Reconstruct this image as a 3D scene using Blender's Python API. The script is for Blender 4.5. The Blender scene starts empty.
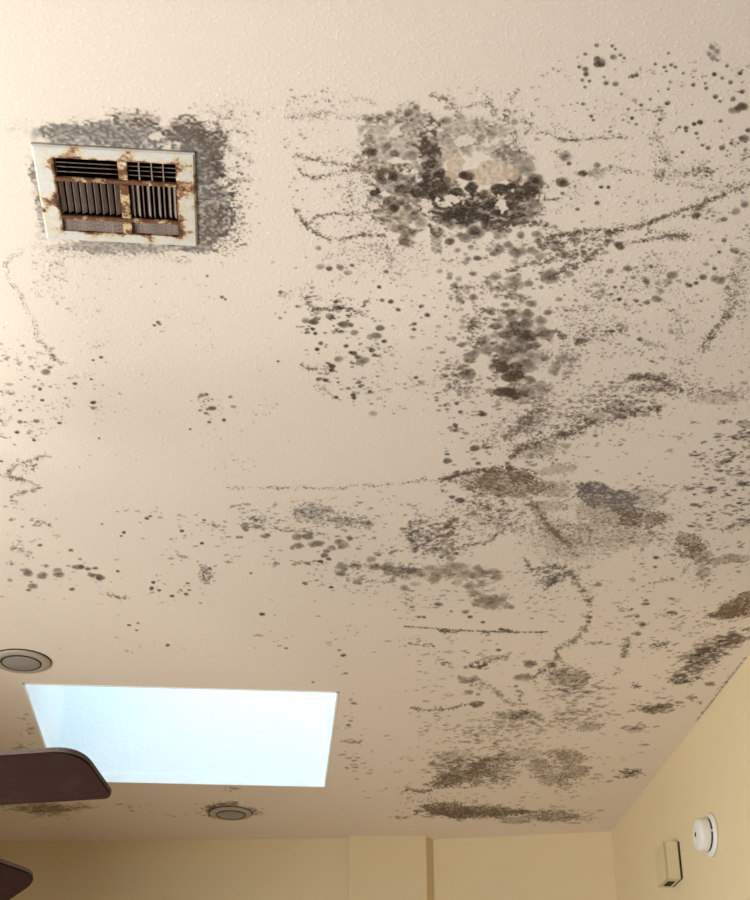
import bpy, bmesh, math, random
import numpy as np
from mathutils import Matrix, Vector

# ---------------------------------------------------------------- camera
FPX = 1500.0                     # focal length in pixels of a 750 x 900 frame
EYE = 1.5                        # camera height
H = 1.6                          # ceiling above the camera
CZ = EYE + H
AX = np.array([[0.99744172, -0.03647658, 0.06147738],     # world X, Y, Z in camera (right, up, forward)
               [-0.07148432, -0.50896837, 0.85781186],
               [0.0, 0.86001200, 0.51027379]])
sc = bpy.context.scene
cam_d = bpy.data.cameras.new('camera')
cam = bpy.data.objects.new('camera', cam_d)
sc.collection.objects.link(cam)
cam_d.sensor_fit = 'HORIZONTAL'
cam_d.sensor_width = 36.0
cam_d.lens = 36.0 * FPX / 750.0
cam_d.clip_start = 0.02
m = Matrix(((AX[0][0], AX[0][1], -AX[0][2], 0), (AX[1][0], AX[1][1], -AX[1][2], 0),
            (AX[2][0], AX[2][1], -AX[2][2], EYE), (0, 0, 0, 1)))
cam.matrix_world = m
sc.camera = cam

# ---------------------------------------------------------------- sky, daylight, exposure
world = bpy.data.worlds.new('overcast_sky')
sc.world = world
world.use_nodes = True
bg = world.node_tree.nodes['Background']
bg.inputs['Color'].default_value = (0.62, 0.84, 1.0, 1)
bg.inputs['Strength'].default_value = 4.0

def area(name, loc, rot, sx, sy, power, col):
    d = bpy.data.lights.new(name, 'AREA')
    d.shape = 'RECTANGLE'; d.size = sx; d.size_y = sy; d.energy = power; d.color = col
    o = bpy.data.objects.new(name, d)
    o.location = loc; o.rotation_euler = rot
    sc.collection.objects.link(o)
    return o
# daylight entering through the window in the left wall
area('daylight_side_window', (-1.9, 2.05, 1.5), (0, math.radians(-97), 0), 1.6, 1.6, 99, (1.0, 0.95, 0.865))

vs = sc.view_settings
vs.view_transform = 'Standard'; vs.look = 'None'; vs.gamma = 1.0; vs.use_curve_mapping = False
vs.exposure = 0.03
sc.cycles.use_denoising = True
sc.cycles.max_bounces = 8
sc.cycles.diffuse_bounces = 5

# ---------------------------------------------------------------- helpers
C = sc.collection
rnd = random.Random(7)
R = math.radians

def s2l(r, g, b):
    f = lambda c: c / 12.92 if c <= 0.04045 else ((c + 0.055) / 1.055) ** 2.4
    return (f(r / 255), f(g / 255), f(b / 255))

def mesh_obj(name, bm, mat, parent=None, smooth=False):
    me = bpy.data.meshes.new(name)
    bmesh.ops.recalc_face_normals(bm, faces=bm.faces)
    bm.to_mesh(me); bm.free()
    if smooth:
        for p in me.polygons: p.use_smooth = True
    me.materials.append(mat)
    o = bpy.data.objects.new(name, me)
    C.objects.link(o)
    if parent: o.parent = parent
    return o

def tag(o, label=None, cat=None, group=None, kind=None):
    if label: o['label'] = label
    if cat: o['category'] = cat
    if group: o['group'] = group
    if kind: o['kind'] = kind
    return o

def empty(name, loc=(0, 0, 0), rot=(0, 0, 0)):
    o = bpy.data.objects.new(name, None)
    o.location = loc; o.rotation_euler = rot; o.empty_display_size = 0.05
    C.objects.link(o)
    return o

def box(bm, x0, x1, y0, y1, z0, z1, mtx=None, bevel=0.0):
    t = bmesh.new()
    v = [t.verts.new(p) for p in ((x0, y0, z0), (x1, y0, z0), (x1, y1, z0), (x0, y1, z0), (x0, y0, z1), (x1, y0, z1), (x1, y1, z1), (x0, y1, z1))]
    for f in ((3, 2, 1, 0), (4, 5, 6, 7), (0, 1, 5, 4), (1, 2, 6, 5), (2, 3, 7, 6), (3, 0, 4, 7)):
        t.faces.new([v[i] for i in f])
    if bevel:
        bmesh.ops.bevel(t, geom=t.edges[:], offset=bevel, segments=2, affect='EDGES')
    if mtx is not None: bmesh.ops.transform(t, matrix=mtx, verts=t.verts)
    me = bpy.data.meshes.new('t'); t.to_mesh(me); t.free()
    bm.from_mesh(me); bpy.data.meshes.remove(me)
    return bm

def bx(*a, **k): return box(bmesh.new(), *a, **k)

def prism(pts, z0, z1):
    bm = bmesh.new()
    lo = [bm.verts.new((x, y, z0)) for x, y in pts]; hi = [bm.verts.new((x, y, z1)) for x, y in pts]
    bm.faces.new(lo[::-1]); bm.faces.new(hi)
    for i in range(len(pts)):
        j = (i + 1) % len(pts)
        bm.faces.new((lo[i], lo[j], hi[j], hi[i]))
    return bm

def lathe(prof, n=48, mtx=None):
    """prof: (r, z) list, spun round Z; r = 0 ends are closed to a point."""
    bm = bmesh.new(); rings = []
    for r, z in prof:
        if r < 1e-6: rings.append([bm.verts.new((0, 0, z))])
        else: rings.append([bm.verts.new((r * math.cos(2 * math.pi * i / n), r * math.sin(2 * math.pi * i / n), z)) for i in range(n)])
    for a, b in zip(rings, rings[1:]):
        for i in range(n):
            j = (i + 1) % n
            if len(a) == 1 and len(b) == 1: continue
            if len(a) == 1: bm.faces.new((a[0], b[i], b[j]))
            elif len(b) == 1: bm.faces.new((a[i], a[j], b[0]))
            else: bm.faces.new((a[i], a[j], b[j], b[i]))
    if mtx is not None: bmesh.ops.transform(bm, matrix=mtx, verts=bm.verts)
    return bm

# ---- pixel <-> place (the traced marks lie on the ceiling plane)
def ray(px, py):
    c = np.array([px - 375.0, 450.0 - py, FPX]); return AX @ c
def on_ceiling(px, py):
    r = ray(px, py); r = r * H / r[2]; return float(r[0]), float(r[1])

# ---------------------------------------------------------------- materials
class NT:
    def __init__(s, name):
        s.m = bpy.data.materials.new(name); s.m.use_nodes = True
        s.t = s.m.node_tree; s.b = s.t.nodes['Principled BSDF']
    def n(s, kind, **kw):
        nd = s.t.nodes.new(kind)
        for k, v in kw.items():
            if k in nd.inputs: nd.inputs[k].default_value = v
            else: setattr(nd, k, v)
        return nd
    def l(s, a, b): s.t.links.new(a, b)
    def math(s, op, a, b=None, c=None, clamp=False):
        nd = s.t.nodes.new('ShaderNodeMath'); nd.operation = op; nd.use_clamp = clamp
        for i, v in enumerate((a, b, c)):
            if v is None: continue
            if isinstance(v, (int, float)): nd.inputs[i].default_value = v
            else: s.l(v, nd.inputs[i])
        return nd.outputs[0]
    def mix(s, f, a, b):
        nd = s.t.nodes.new('ShaderNodeMix'); nd.data_type = 'RGBA'
        for sock, v in ((nd.inputs[0], f), (nd.inputs[6], a), (nd.inputs[7], b)):
            if isinstance(v, (int, float)): sock.default_value = v
            elif isinstance(v, tuple): sock.default_value = (*v[:3], 1)
            else: s.l(v, sock)
        return nd.outputs[2]
    def noise(s, vec, scale, detail=3, rough=0.55):
        nd = s.n('ShaderNodeTexNoise', Scale=scale, Detail=detail, Roughness=rough)
        if vec is not None: s.l(vec, nd.inputs['Vector'])
        return nd.outputs['Fac']
    def ramp(s, v, a, b):
        nd = s.n('ShaderNodeMapRange', clamp=True); nd.interpolation_type = 'SMOOTHSTEP'
        nd.inputs[1].default_value = a; nd.inputs[2].default_value = b
        s.l(v, nd.inputs[0]); return nd.outputs[0]
    def bump(s, h, strength, dist):
        nd = s.n('ShaderNodeBump', Strength=strength, Distance=dist)
        s.l(h, nd.inputs['Height']); s.l(nd.outputs['Normal'], s.b.inputs['Normal'])

def plain(name, col, rough=0.5, metal=0.0, var=0.08, scale=20.0, bump=0.0):
    k = NT(name); co = k.n('ShaderNodeTexCoord').outputs['Object']
    f = k.noise(co, scale, 4)
    d = tuple(c * (1 - var) for c in col); u = tuple(min(1, c * (1 + var)) for c in col)
    k.l(k.mix(f, d, u), k.b.inputs['Base Color'])
    k.b.inputs['Roughness'].default_value = rough; k.b.inputs['Metallic'].default_value = metal
    if bump: k.bump(k.noise(co, scale * 6, 3), bump, 0.002)
    return k.m

def wall_paint(name, col, bump=0.25, rough=0.7):
    k = NT(name); pos = k.n('ShaderNodeNewGeometry').outputs['Position']
    f = k.noise(pos, 1.7, 4)
    k.l(k.mix(f, tuple(c * 0.96 for c in col), tuple(c * 1.04 for c in col)), k.b.inputs['Base Color'])
    k.b.inputs['Roughness'].default_value = rough
    k.bump(k.noise(pos, 90, 3), bump, 0.003)
    return k.m

CEIL_RGB = (0.79, 0.685, 0.592)
def ceiling_paint():
    k = NT('stippled_ceiling_paint'); pos = k.n('ShaderNodeNewGeometry').outputs['Position']
    base = k.mix(k.noise(pos, 2.2, 4), tuple(c * 0.975 for c in CEIL_RGB), tuple(min(1, c * 1.025) for c in CEIL_RGB))
    # glints on the stipple crumbs, painted as paler colour
    st = k.noise(pos, 150, 2, 0.5)
    base = k.mix(k.math('MULTIPLY', k.ramp(st, 0.60, 0.68), 0.42), base, (0.93, 0.86, 0.77))
    a = k.n('ShaderNodeAttribute', attribute_name='mould').outputs['Fac']
    t = k.n('ShaderNodeAttribute', attribute_name='mould_colour').outputs['Color']
    g = k.math('ADD', 0.82, k.math('MULTIPLY', k.noise(pos, 260, 2), 0.36))
    d = k.math('MULTIPLY', a, g, clamp=True)
    k.l(k.mix(d, base, t), k.b.inputs['Base Color'])
    k.b.inputs['Roughness'].default_value = 0.62
    k.b.inputs['Specular IOR Level'].default_value = 0.35
    h = k.math('ADD', k.math('MULTIPLY', k.ramp(st, 0.5, 0.75), 1.0), k.math('MULTIPLY', k.noise(pos, 45, 3), 0.7))
    k.bump(h, 0.15, 0.003)
    return k.m

M = {}
M['ceiling'] = ceiling_paint()
M['wall'] = wall_paint('tan_wall_paint', (0.745, 0.615, 0.39))
M['wall_other'] = wall_paint('warm_plaster', (0.42, 0.40, 0.37))
M['floor'] = wall_paint('light_oak_floor', (0.32, 0.295, 0.27), 0.1, 0.5)
M['shaft'] = wall_paint('white_shaft_plaster', (0.86, 0.88, 0.88), 0.6)
M['bead'] = plain('white_corner_bead', (0.92, 0.93, 0.94), 0.5)
M['alu'] = plain('white_aluminium', (0.75, 0.76, 0.76), 0.4)
def glass(name, rough):
    k = NT(name)
    k.b.inputs['Transmission Weight'].default_value = 1.0
    k.b.inputs['Roughness'].default_value = rough; k.b.inputs['IOR'].default_value = 1.05
    co = k.n('ShaderNodeTexCoord').outputs['Object']
    k.l(k.mix(k.noise(co, 5), (0.93, 0.97, 1.0), (0.98, 0.99, 1.0)), k.b.inputs['Base Color'])
    return k.m
M['glass'] = glass('frosted_skylight_glass', 0.25)
M['pane'] = glass('clear_window_glass', 0.0)

# ---------------------------------------------------------------- structure
XL, YF = -1.95, -2.5
corner = on_ceiling(611.5, 831.5)
wr = on_ceiling(750, 655)
slope = (wr[0] - corner[0]) / (wr[1] - corner[1])
YE = 3.3                                        # right wall cut short out of view, room widened to cut bounced light
XE = corner[0] + slope * (YE - corner[1])
XR_F = 3.4
T = 0.12
def struct(name, bm, mat, parent=None):
    o = mesh_obj(name, bm, mat, parent)
    o['kind'] = 'structure'
    return o
c1 = on_ceiling(349.3, 836.0); c2 = on_ceiling(426.0, 836.3); c3 = on_ceiling(433.0, 839.6); c0 = on_ceiling(0, 841.0)
bl = on_ceiling(345, 838.3)
sl = (bl[1] - c0[1]) / (bl[0] - c0[0])
yl = c0[1] + sl * (XL - c0[0])
HOLE_S = (-0.711, 0.187, 4.053, 4.918)          # skylight opening x0 x1 y0 y1
VC = (-0.2815, 1.9105)                          # vent centre
HOLE_V = (VC[0] - 0.108, VC[0] + 0.108, VC[1] - 0.098, VC[1] + 0.098)

def slab_with_holes(xs, ys, holes, z0, z1):
    bm = bmesh.new()
    for i in range(len(xs) - 1):
        for j in range(len(ys) - 1):
            cx, cy = (xs[i] + xs[i + 1]) / 2, (ys[j] + ys[j + 1]) / 2
            if any(h[0] < cx < h[1] and h[2] < cy < h[3] for h in holes): continue
            box(bm, xs[i], xs[i + 1], ys[j], ys[j + 1], z0, z1)
    return bm
xs = sorted([XL - T, HOLE_S[0], HOLE_S[1], HOLE_V[0], HOLE_V[1], XR_F + T])
ys = sorted([YF - T, HOLE_V[2], HOLE_V[3], HOLE_S[2], HOLE_S[3], 6.1])
ceiling = struct('ceiling', slab_with_holes(xs, ys, [HOLE_S, HOLE_V], CZ, CZ + 0.03), M['ceiling'])
tag(ceiling, 'cream stippled ceiling spotted all over with mould', 'ceiling')
tag(struct('floor', bx(XL - T, XR_F + T, YF - T, 6.1, -0.05, 0), M['floor']), 'pale wooden floor of the room', 'floor')
tag(struct('wall_right', prism([(corner[0], corner[1]), (XE, YE), (XR_F, YE), (XR_F, YE + T), (XE + T, YE + T), (corner[0] + T, 6.0), (corner[0], 6.0)], 0, CZ), M['wall']),
    'tan painted side wall carrying the round detector', 'wall')
tag(struct('wall_back_right', prism([c3, corner, (corner[0], 6.0), (c3[0], 6.0)], 0, CZ), M['wall']), 'tan end wall between the pilaster and the corner', 'wall')
tag(struct('trim_1', prism([c1, c2, c3, (c3[0], 6.0), (c1[0], 6.0)], 0, CZ), M['wall']), 'tan pilaster standing proud of the end wall', 'pilaster')
tag(struct('wall_back_left', prism([(XL, yl), (c1[0], c0[1] + sl * (c1[0] - c0[0])), (c1[0], 6.0), (XL, 6.0)], 0, CZ), M['wall']), 'shaded tan end wall behind the fan', 'wall')
tag(struct('wall_light_blocker', bx(-1.42, -1.30, 3.38, 5.66, 0, CZ), M['wall']), 'added tan wall out of view, keeping window light off the end wall', 'wall')  # added out of view to block window light from the end wall
# left wall and the wall behind the viewer, each with its window opening
bm = bmesh.new()
for a in ((YF, 1.2, 0, CZ), (3.0, 6.0, 0, CZ), (1.2, 3.0, 0, 0.65), (1.2, 3.0, 2.35, CZ)):
    box(bm, XL - T, XL, a[0], a[1], a[2], a[3])
tag(struct('wall_left', bm, M['wall_other']), 'plain side wall with a window', 'wall')
tag(struct('wall_side_added', bx(XR_F, XR_F + T, YF, YE, 0, CZ), M['wall_other']), 'plain far side wall of the added wide part of the room, out of view', 'wall')  # unseen, added to close the widened part that dims bounced light
tag(struct('wall_front', bx(XL, XR_F, YF - T, YF, 0, CZ), M['wall_other']), 'plain wall behind the viewer', 'wall')
def window_frame(name, along, a0, a1, z0, z1, c, nm, label):
    root = empty(name); root['kind'] = 'structure'; tag(root, label, 'window')
    t = 0.05
    def bar(nm_, p0, p1, q0, q1):
        if along == 'x': mesh_obj(nm_, bx(p0, p1, c - 0.03, c + 0.03, q0, q1), M['alu'], root)
        else: mesh_obj(nm_, bx(c - 0.03, c + 0.03, p0, p1, q0, q1), M['alu'], root)
    bar('frame', a0, a1, z0, z0 + t); bar('frame', a0, a1, z1 - t, z1)
    bar('frame', a0, a0 + t, z0 + t, z1 - t); bar('frame', a1 - t, a1, z0 + t, z1 - t)
    w = (a1 - a0) / nm
    for i in range(1, nm): bar('mullion', a0 + i * w - t / 2, a0 + i * w + t / 2, z0 + t, z1 - t)
    for i in range(nm):
        p0, p1 = a0 + i * w + (t if i == 0 else t / 2), a0 + (i + 1) * w - (t if i == nm - 1 else t / 2)
        mesh_obj('pane', bx(c - 0.003, c + 0.003, p0, p1, z0 + t, z1 - t), M['pane'], root)
window_frame('window_2', 'y', 1.2, 3.0, 0.65, 2.35, XL - 0.06, 2, 'white framed window in the side wall')

# skylight: plastered shaft, white corner beads, frame and pane at the top
sky = empty('window_1', ((HOLE_S[0] + HOLE_S[1]) / 2, (HOLE_S[2] + HOLE_S[3]) / 2, CZ))
sky['kind'] = 'structure'; tag(sky, 'bright square skylight with white shaft set into the ceiling', 'skylight')
hw, hd = (HOLE_S[1] - HOLE_S[0]) / 2, (HOLE_S[3] - HOLE_S[2]) / 2
SH = 0.62
for a in ((-hw - 0.04, -hw, -hd - 0.04, hd + 0.04), (hw, hw + 0.04, -hd - 0.04, hd + 0.04), (-hw, hw, -hd - 0.04, -hd), (-hw, hw, hd, hd + 0.04)):
    mesh_obj('shaft_wall', bx(*a, 0.0305, SH), M['shaft'], sky)
b = 0.006
for a in ((-hw, -hw + b, -hd, hd), (hw - b, hw, -hd, hd), (-hw, hw, -hd, -hd + b), (-hw, hw, hd - b, hd)):
    mesh_obj('corner_bead', bx(*a, -0.0015, 0.031), M['bead'], sky)
for a in ((-hw - 0.04, -hw + 0.03, -hd - 0.04, hd + 0.04), (hw - 0.03, hw + 0.04, -hd - 0.04, hd + 0.04), (-hw + 0.03, hw - 0.03, -hd - 0.04, -hd + 0.03), (-hw + 0.03, hw - 0.03, hd - 0.03, hd + 0.04)):
    mesh_obj('frame', bx(*a, SH, SH + 0.05), M['alu'], sky)
mesh_obj('pane', bx(-hw + 0.03, hw - 0.03, -hd + 0.03, hd - 0.03, SH + 0.02, SH + 0.028), M['glass'], sky)

# ---------------------------------------------------------------- rusty ceiling register
def rusty_white():
    k = NT('rusted_white_enamel'); co = k.n('ShaderNodeTexCoord').outputs['Object']
    sx = k.n('ShaderNodeSeparateXYZ'); k.l(co, sx.inputs[0])
    ax = k.math('ABSOLUTE', sx.outputs[0]); ay = k.math('ABSOLUTE', sx.outputs[1])
    # rust creeps outward from the blade openings and in from the rim
    inner = k.math('MAXIMUM', k.math('SUBTRACT', ax, 0.094), k.math('SUBTRACT', ay, 0.088))
    near = k.ramp(inner, 0.016, -0.004)
    n1 = k.noise(co, 38, 5, 0.62); n2 = k.noise(co, 120, 4, 0.6); n3 = k.noise(co, 11, 3)
    v = k.math('ADD', k.math('ADD', k.math('MULTIPLY', n1, 0.75), k.math('MULTIPLY', n3, 0.55)), k.math('MULTIPLY', near, 0.17))
    stain = k.ramp(v, 0.58, 0.78); rust = k.ramp(v, 0.71, 0.79); deep = k.ramp(k.math('ADD', v, k.math('MULTIPLY', n2, 0.2)), 0.86, 0.96)
    col = k.mix(k.math('MULTIPLY', n2, 0.5), (0.70, 0.68, 0.65), (0.52, 0.49, 0.46))
    col = k.mix(k.math('MULTIPLY', stain, 0.7), col, (0.66, 0.50, 0.26))
    col = k.mix(k.math('MULTIPLY', rust, 0.9), col, k.mix(n2, (0.36, 0.13, 0.03), (0.17, 0.055, 0.02)))
    col = k.mix(deep, col, (0.07, 0.028, 0.015))
    col = k.mix(k.math('MULTIPLY', k.ramp(n2, 0.70, 0.74), 0.8), col, (0.08, 0.05, 0.035))
    k.l(col, k.b.inputs['Base Color'])
    k.b.inputs['Roughness'].default_value = 0.6
    k.bump(k.math('SUBTRACT', n2, rust), 0.35, 0.003)
    return k.m
def rusty_bar(name, lo):
    k = NT(name); co = k.n('ShaderNodeTexCoord').outputs['Object']
    n1 = k.noise(co, 45, 5, 0.6); n2 = k.noise(co, 150, 3)
    col = k.mix(n2, (0.22, 0.075, 0.022), (0.075, 0.028, 0.013))
    col = k.mix(k.math('MULTIPLY', k.ramp(n1, lo, lo + 0.09), 0.9), col, (0.66, 0.50, 0.27))
    col = k.mix(k.math('MULTIPLY', k.ramp(n1, lo + 0.11, lo + 0.19), 0.8), col, (0.80, 0.77, 0.70))
    col = k.mix(k.ramp(k.noise(co, 70, 3), 0.60, 0.68), col, (0.05, 0.022, 0.012))
    k.l(col, k.b.inputs['Base Color']); k.b.inputs['Roughness'].default_value = 0.75
    k.bump(n2, 0.5, 0.003)
    return k.m
def dusty_blade():
    k = NT('dusty_rusted_blade'); co = k.n('ShaderNodeTexCoord').outputs['Object']
    n1 = k.noise(co, 60, 4, 0.6); n2 = k.noise(co, 260, 4, 0.75)
    col = k.mix(n1, (0.17, 0.115, 0.09), (0.38, 0.29, 0.24))
    col = k.mix(k.math('MULTIPLY', k.ramp(n2, 0.52, 0.66), 0.8), col, (0.46, 0.40, 0.36))
    col = k.mix(k.math('MULTIPLY', k.ramp(k.noise(co, 33, 3), 0.55, 0.68), 0.75), col, (0.16, 0.055, 0.02))
    k.l(col, k.b.inputs['Base Color']); k.b.inputs['Roughness'].default_value = 0.9
    k.bump(n2, 0.8, 0.003)
    return k.m
M['enamel'] = rusty_white(); M['rbar'] = rusty_bar('rusted_bar', 0.52); M['cbar'] = rusty_bar('rusted_cream_bar', 0.43); M['blade'] = dusty_blade()
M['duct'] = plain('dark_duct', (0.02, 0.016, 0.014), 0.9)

vent = empty('ceiling_vent', (VC[0], VC[1], CZ), (0, 0, R(0.6)))
tag(vent, 'rusty white square air vent with dirty louvres in the ceiling', 'vent')
W2, D2 = 0.1265, 0.1165                        # half outer size
IX, IY = 0.0955, 0.0905                        # half opening size
def frame_mesh():
    bm = bmesh.new(); loops = []
    for hx, hy, z in ((W2, D2, -0.0005), (W2, D2, -0.004), (W2 - 0.003, D2 - 0.003, -0.0065), (IX + 0.004, IY + 0.004, -0.0078), (IX, IY, -0.0070), (IX, IY, 0.012)):
        loops.append([bm.verts.new((sx * hx, sy * hy, z)) for sx, sy in ((-1, -1), (1, -1), (1, 1), (-1, 1))])
    for a, b_ in zip(loops, loops[1:]):
        for i in range(4):
            j = (i + 1) % 4
            bm.faces.new((a[i], a[j], b_[j], b_[i]))
    return bm
mesh_obj('frame', frame_mesh(), M['enamel'], vent)
# five-sided duct boot above the grille
bm = bmesh.new(); box(bm, -0.104, 0.104, -0.097, 0.097, 0.0315, 0.16)
bm.faces.ensure_lookup_table()
bmesh.ops.delete(bm, geom=[min(bm.faces, key=lambda f: f.calc_center_median().z)], context='FACES')
mesh_obj('duct_boot', bm, M['duct'], vent)
# rows along y: blades (top), bar, blades (middle), bar, blades (bottom)
rowsY = [(-IY, -0.0475), (-0.0355, 0.0475), (0.0595, IY)]
for ya, yb in ((-0.0465, -0.0365), (0.0485, 0.0580)):
    mesh_obj('cross_bar', bx(-IX, IX, ya, yb, -0.0085, -0.0045, bevel=0.001), M['rbar'], vent)
CXB = (0.0045, 0.0195)
for ya, yb in rowsY:
    mesh_obj('centre_bar', bx(CXB[0], CXB[1], ya, yb, -0.0085, -0.0045, bevel=0.001), M['cbar'], vent)
def slat(cx, cy, length, along, tilt, wid, parent, thick=0.0016):
    t = bx(-length / 2, length / 2, -wid / 2, wid / 2, -thick / 2, thick / 2, bevel=0.0004)
    o = mesh_obj('louvre_blade', t, M['blade'], parent)
    # tilt about its own long axis, then turn to run along y if needed
    m_ = Matrix.Translation((cx, cy, 0.0 + rnd.uniform(-0.0006, 0.0006)))
    if along == 'y': m_ = m_ @ Matrix.Rotation(R(90), 4, 'Z')
    m_ = m_ @ Matrix.Rotation(R(tilt), 4, 'X')
    o.matrix_local = m_
    return o
halves = ((-IX, CXB[0]), (CXB[1], IX))
for xa, xb in halves:
    L = xb - xa
    for i in range(4):
        slat((xa + xb) / 2, rowsY[0][0] + 0.006 + i * 0.0108, L, 'x', 42, 0.0105, vent)
    for i in range(3):
        slat((xa + xb) / 2, rowsY[2][0] + 0.0055 + i * 0.0105, L, 'x', -32, 0.0135, vent)
nb = 9
for k_, (xa, xb) in enumerate(halves):
    pitch = (xb - xa) / nb
    for i in range(nb):
        if k_ == 1 and i in (2, 4, 6): tl = 78
        else: tl = -38 if k_ == 0 else 55
        slat(xa + pitch * (i + 0.5), sum(rowsY[1]) / 2, rowsY[1][1] - rowsY[1][0], 'y', tl + rnd.uniform(-5, 5), 0.0086 if k_ == 0 else 0.0095, vent)
# bracing wires across the upper right louvres
for fx in (0.24, 0.5, 0.74):
    xx = CXB[1] + (IX - CXB[1]) * fx
    mesh_obj('brace_wire', bx(xx - 0.0011, xx + 0.0011, rowsY[0][0], rowsY[0][1], -0.0066, -0.0046), M['blade'], vent)

# ---------------------------------------------------------------- recessed ceiling lights
M['trimring'] = plain('aged_trim_ring', (0.40, 0.345, 0.275), 0.45, 0.0, 0.06, 30)
M['lens'] = plain('grey_frosted_lens', (0.29, 0.262, 0.25), 0.4, 0.0, 0.04, 25)
M['gap'] = plain('gasket_and_gap_shade', (0.03, 0.024, 0.02), 0.8)  # gasket tone, also used as painted shade behind the chime box
def downlight(px, py, rad, label, tilt):
    x, y = on_ceiling(px, py)
    e = empty('recessed_light', (x, y, CZ), (0, 0, tilt))
    tag(e, label, 'ceiling light', 'recessed ceiling lights')
    r = rad
    mesh_obj('gasket', lathe([(r + 0.0025, 0), (r + 0.0025, -0.003), (r - 0.004, -0.003)], 64), M['gap'], e, True)
    mesh_obj('trim_ring', lathe([(r, -0.001), (r, -0.005), (r * 0.97, -0.0075), (r * 0.76, -0.0095), (r * 0.70, -0.008), (r * 0.68, -0.002)], 64), M['trimring'], e, True)
    mesh_obj('lens_rim', lathe([(r * 0.70, -0.0072), (r * 0.685, -0.0105), (r * 0.655, -0.0105), (r * 0.64, -0.006)], 64), M['gap'], e, True)
    mesh_obj('lens', lathe([(r * 0.66, -0.0085), (r * 0.6, -0.0105), (0, -0.0115)], 64), M['lens'], e, True)
downlight(21.5, 660.3, 0.079, 'round recessed ceiling light near the skylight corner at the frame edge', 0)
downlight(231, 812.5, 0.074, 'round recessed ceiling light with brown mould round its rim below skylight', 0)

# ---------------------------------------------------------------- ceiling fan
def fan_wood(name, ca, cb):
    k = NT(name); co = k.n('ShaderNodeTexCoord').outputs['Object']
    mp = k.n('ShaderNodeMapping'); mp.inputs['Scale'].default_value = (4, 60, 60); k.l(co, mp.inputs[0])
    n = k.noise(mp.outputs[0], 3, 5, 0.6); n2 = k.noise(co, 14, 4)
    col = k.mix(n, ca, cb)
    col = k.mix(k.math('MULTIPLY', k.ramp(n2, 0.5, 0.75), 0.25), col, (0.07, 0.045, 0.04))
    k.l(col, k.b.inputs['Base Color']); k.b.inputs['Roughness'].default_value = 0.6; k.b.inputs['Specular IOR Level'].default_value = 0.12
    return k.m
M['fanwood'] = fan_wood('dark_brown_fan_blade', (0.020, 0.0075, 0.0055), (0.032, 0.013, 0.010))
M['dust'] = plain('grey_dust', (0.16, 0.125, 0.105), 0.95, 0, 0.3, 60, 0.6)
M['bronze'] = plain('dark_bronze', (0.05, 0.032, 0.024), 0.4, 0.7)
HUB = (-0.9127, 2.5864, EYE + 0.801)
fan = empty('ceiling_fan', (HUB[0], HUB[1], CZ))
tag(fan, 'dark brown ceiling fan with dusty blade tips reaching in from the left', 'ceiling fan')
drop = HUB[2] - CZ
mesh_obj('canopy', lathe([(0, 0), (0.07, 0), (0.07, -0.02), (0.045, -0.06), (0.015, -0.075), (0, -0.075)], 40), M['bronze'], fan, True)
mesh_obj('downrod', lathe([(0, -0.07), (0.0125, -0.07), (0.0125, drop + 0.10), (0, drop + 0.10)], 20), M['bronze'], fan, True)
mesh_obj('motor_housing', lathe([(0, drop + 0.12), (0.03, drop + 0.12), (0.05, drop + 0.10), (0.11, drop + 0.085), (0.125, drop + 0.05), (0.12, drop + 0.012), (0.08, drop - 0.01), (0.06, drop - 0.05), (0.03, drop - 0.065), (0, drop - 0.067)], 48), M['bronze'], fan, True)
AZ0, BW, R1, R2, PITCH = -0.3011, 0.138, 0.643, 0.655, 0.2649
def blade_outline(inset=0.0):
    w = BW / 2 - inset; r0 = 0.21
    r1 = R1 - inset; r2 = R2 - inset
    pts = [(r0, -w * 0.72), (r0 + 0.10, -w)]
    def corner_arc(p, a, b_, rad, n=8):
        p, a, b_ = Vector(p), Vector(a), Vector(b_)
        u = (a - p).normalized(); v = (b_ - p).normalized(); s = p + u * rad; e = p + v * rad
        return [tuple((1 - t) ** 2 * s + 2 * t * (1 - t) * p + t * t * e) for t in [i / n for i in range(n + 1)]]
    P1 = (r1, -w); P2 = (r2, w)
    pts += corner_arc(P1, (r0, -w), P2, 0.05)
    pts += corner_arc(P2, P1, (r0, w), 0.016)
    pts += [(r0 + 0.10, w), (r0, w * 0.72)]
    return pts
for k_ in range(5):
    t = AZ0 + k_ * 2 * math.pi / 5 + (0.04, -0.085, 0, 0, 0)[k_]
    base = Matrix.Translation((0, 0, drop)) @ Matrix.Rotation(t, 4, 'Z')
    mt = base @ Matrix.Rotation((0, 0.042, 0, 0, 0)[k_], 4, 'Y') @ Matrix.Rotation(-PITCH, 4, 'X')
    o = mesh_obj('fan_blade', prism(blade_outline(), -0.004, 0.004), M['fanwood'], fan)
    o.matrix_local = mt
    d = mesh_obj('dust_layer', prism(blade_outline(-0.0012), -0.0005, 0.0072), M['dust'], o)
    ib = bx(0.09, 0.27, -0.016, 0.016, -0.011, -0.0045, bevel=0.002)
    io = mesh_obj('blade_iron', ib, M['bronze'], fan)
    io.matrix_local = mt
M_ = None

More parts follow.
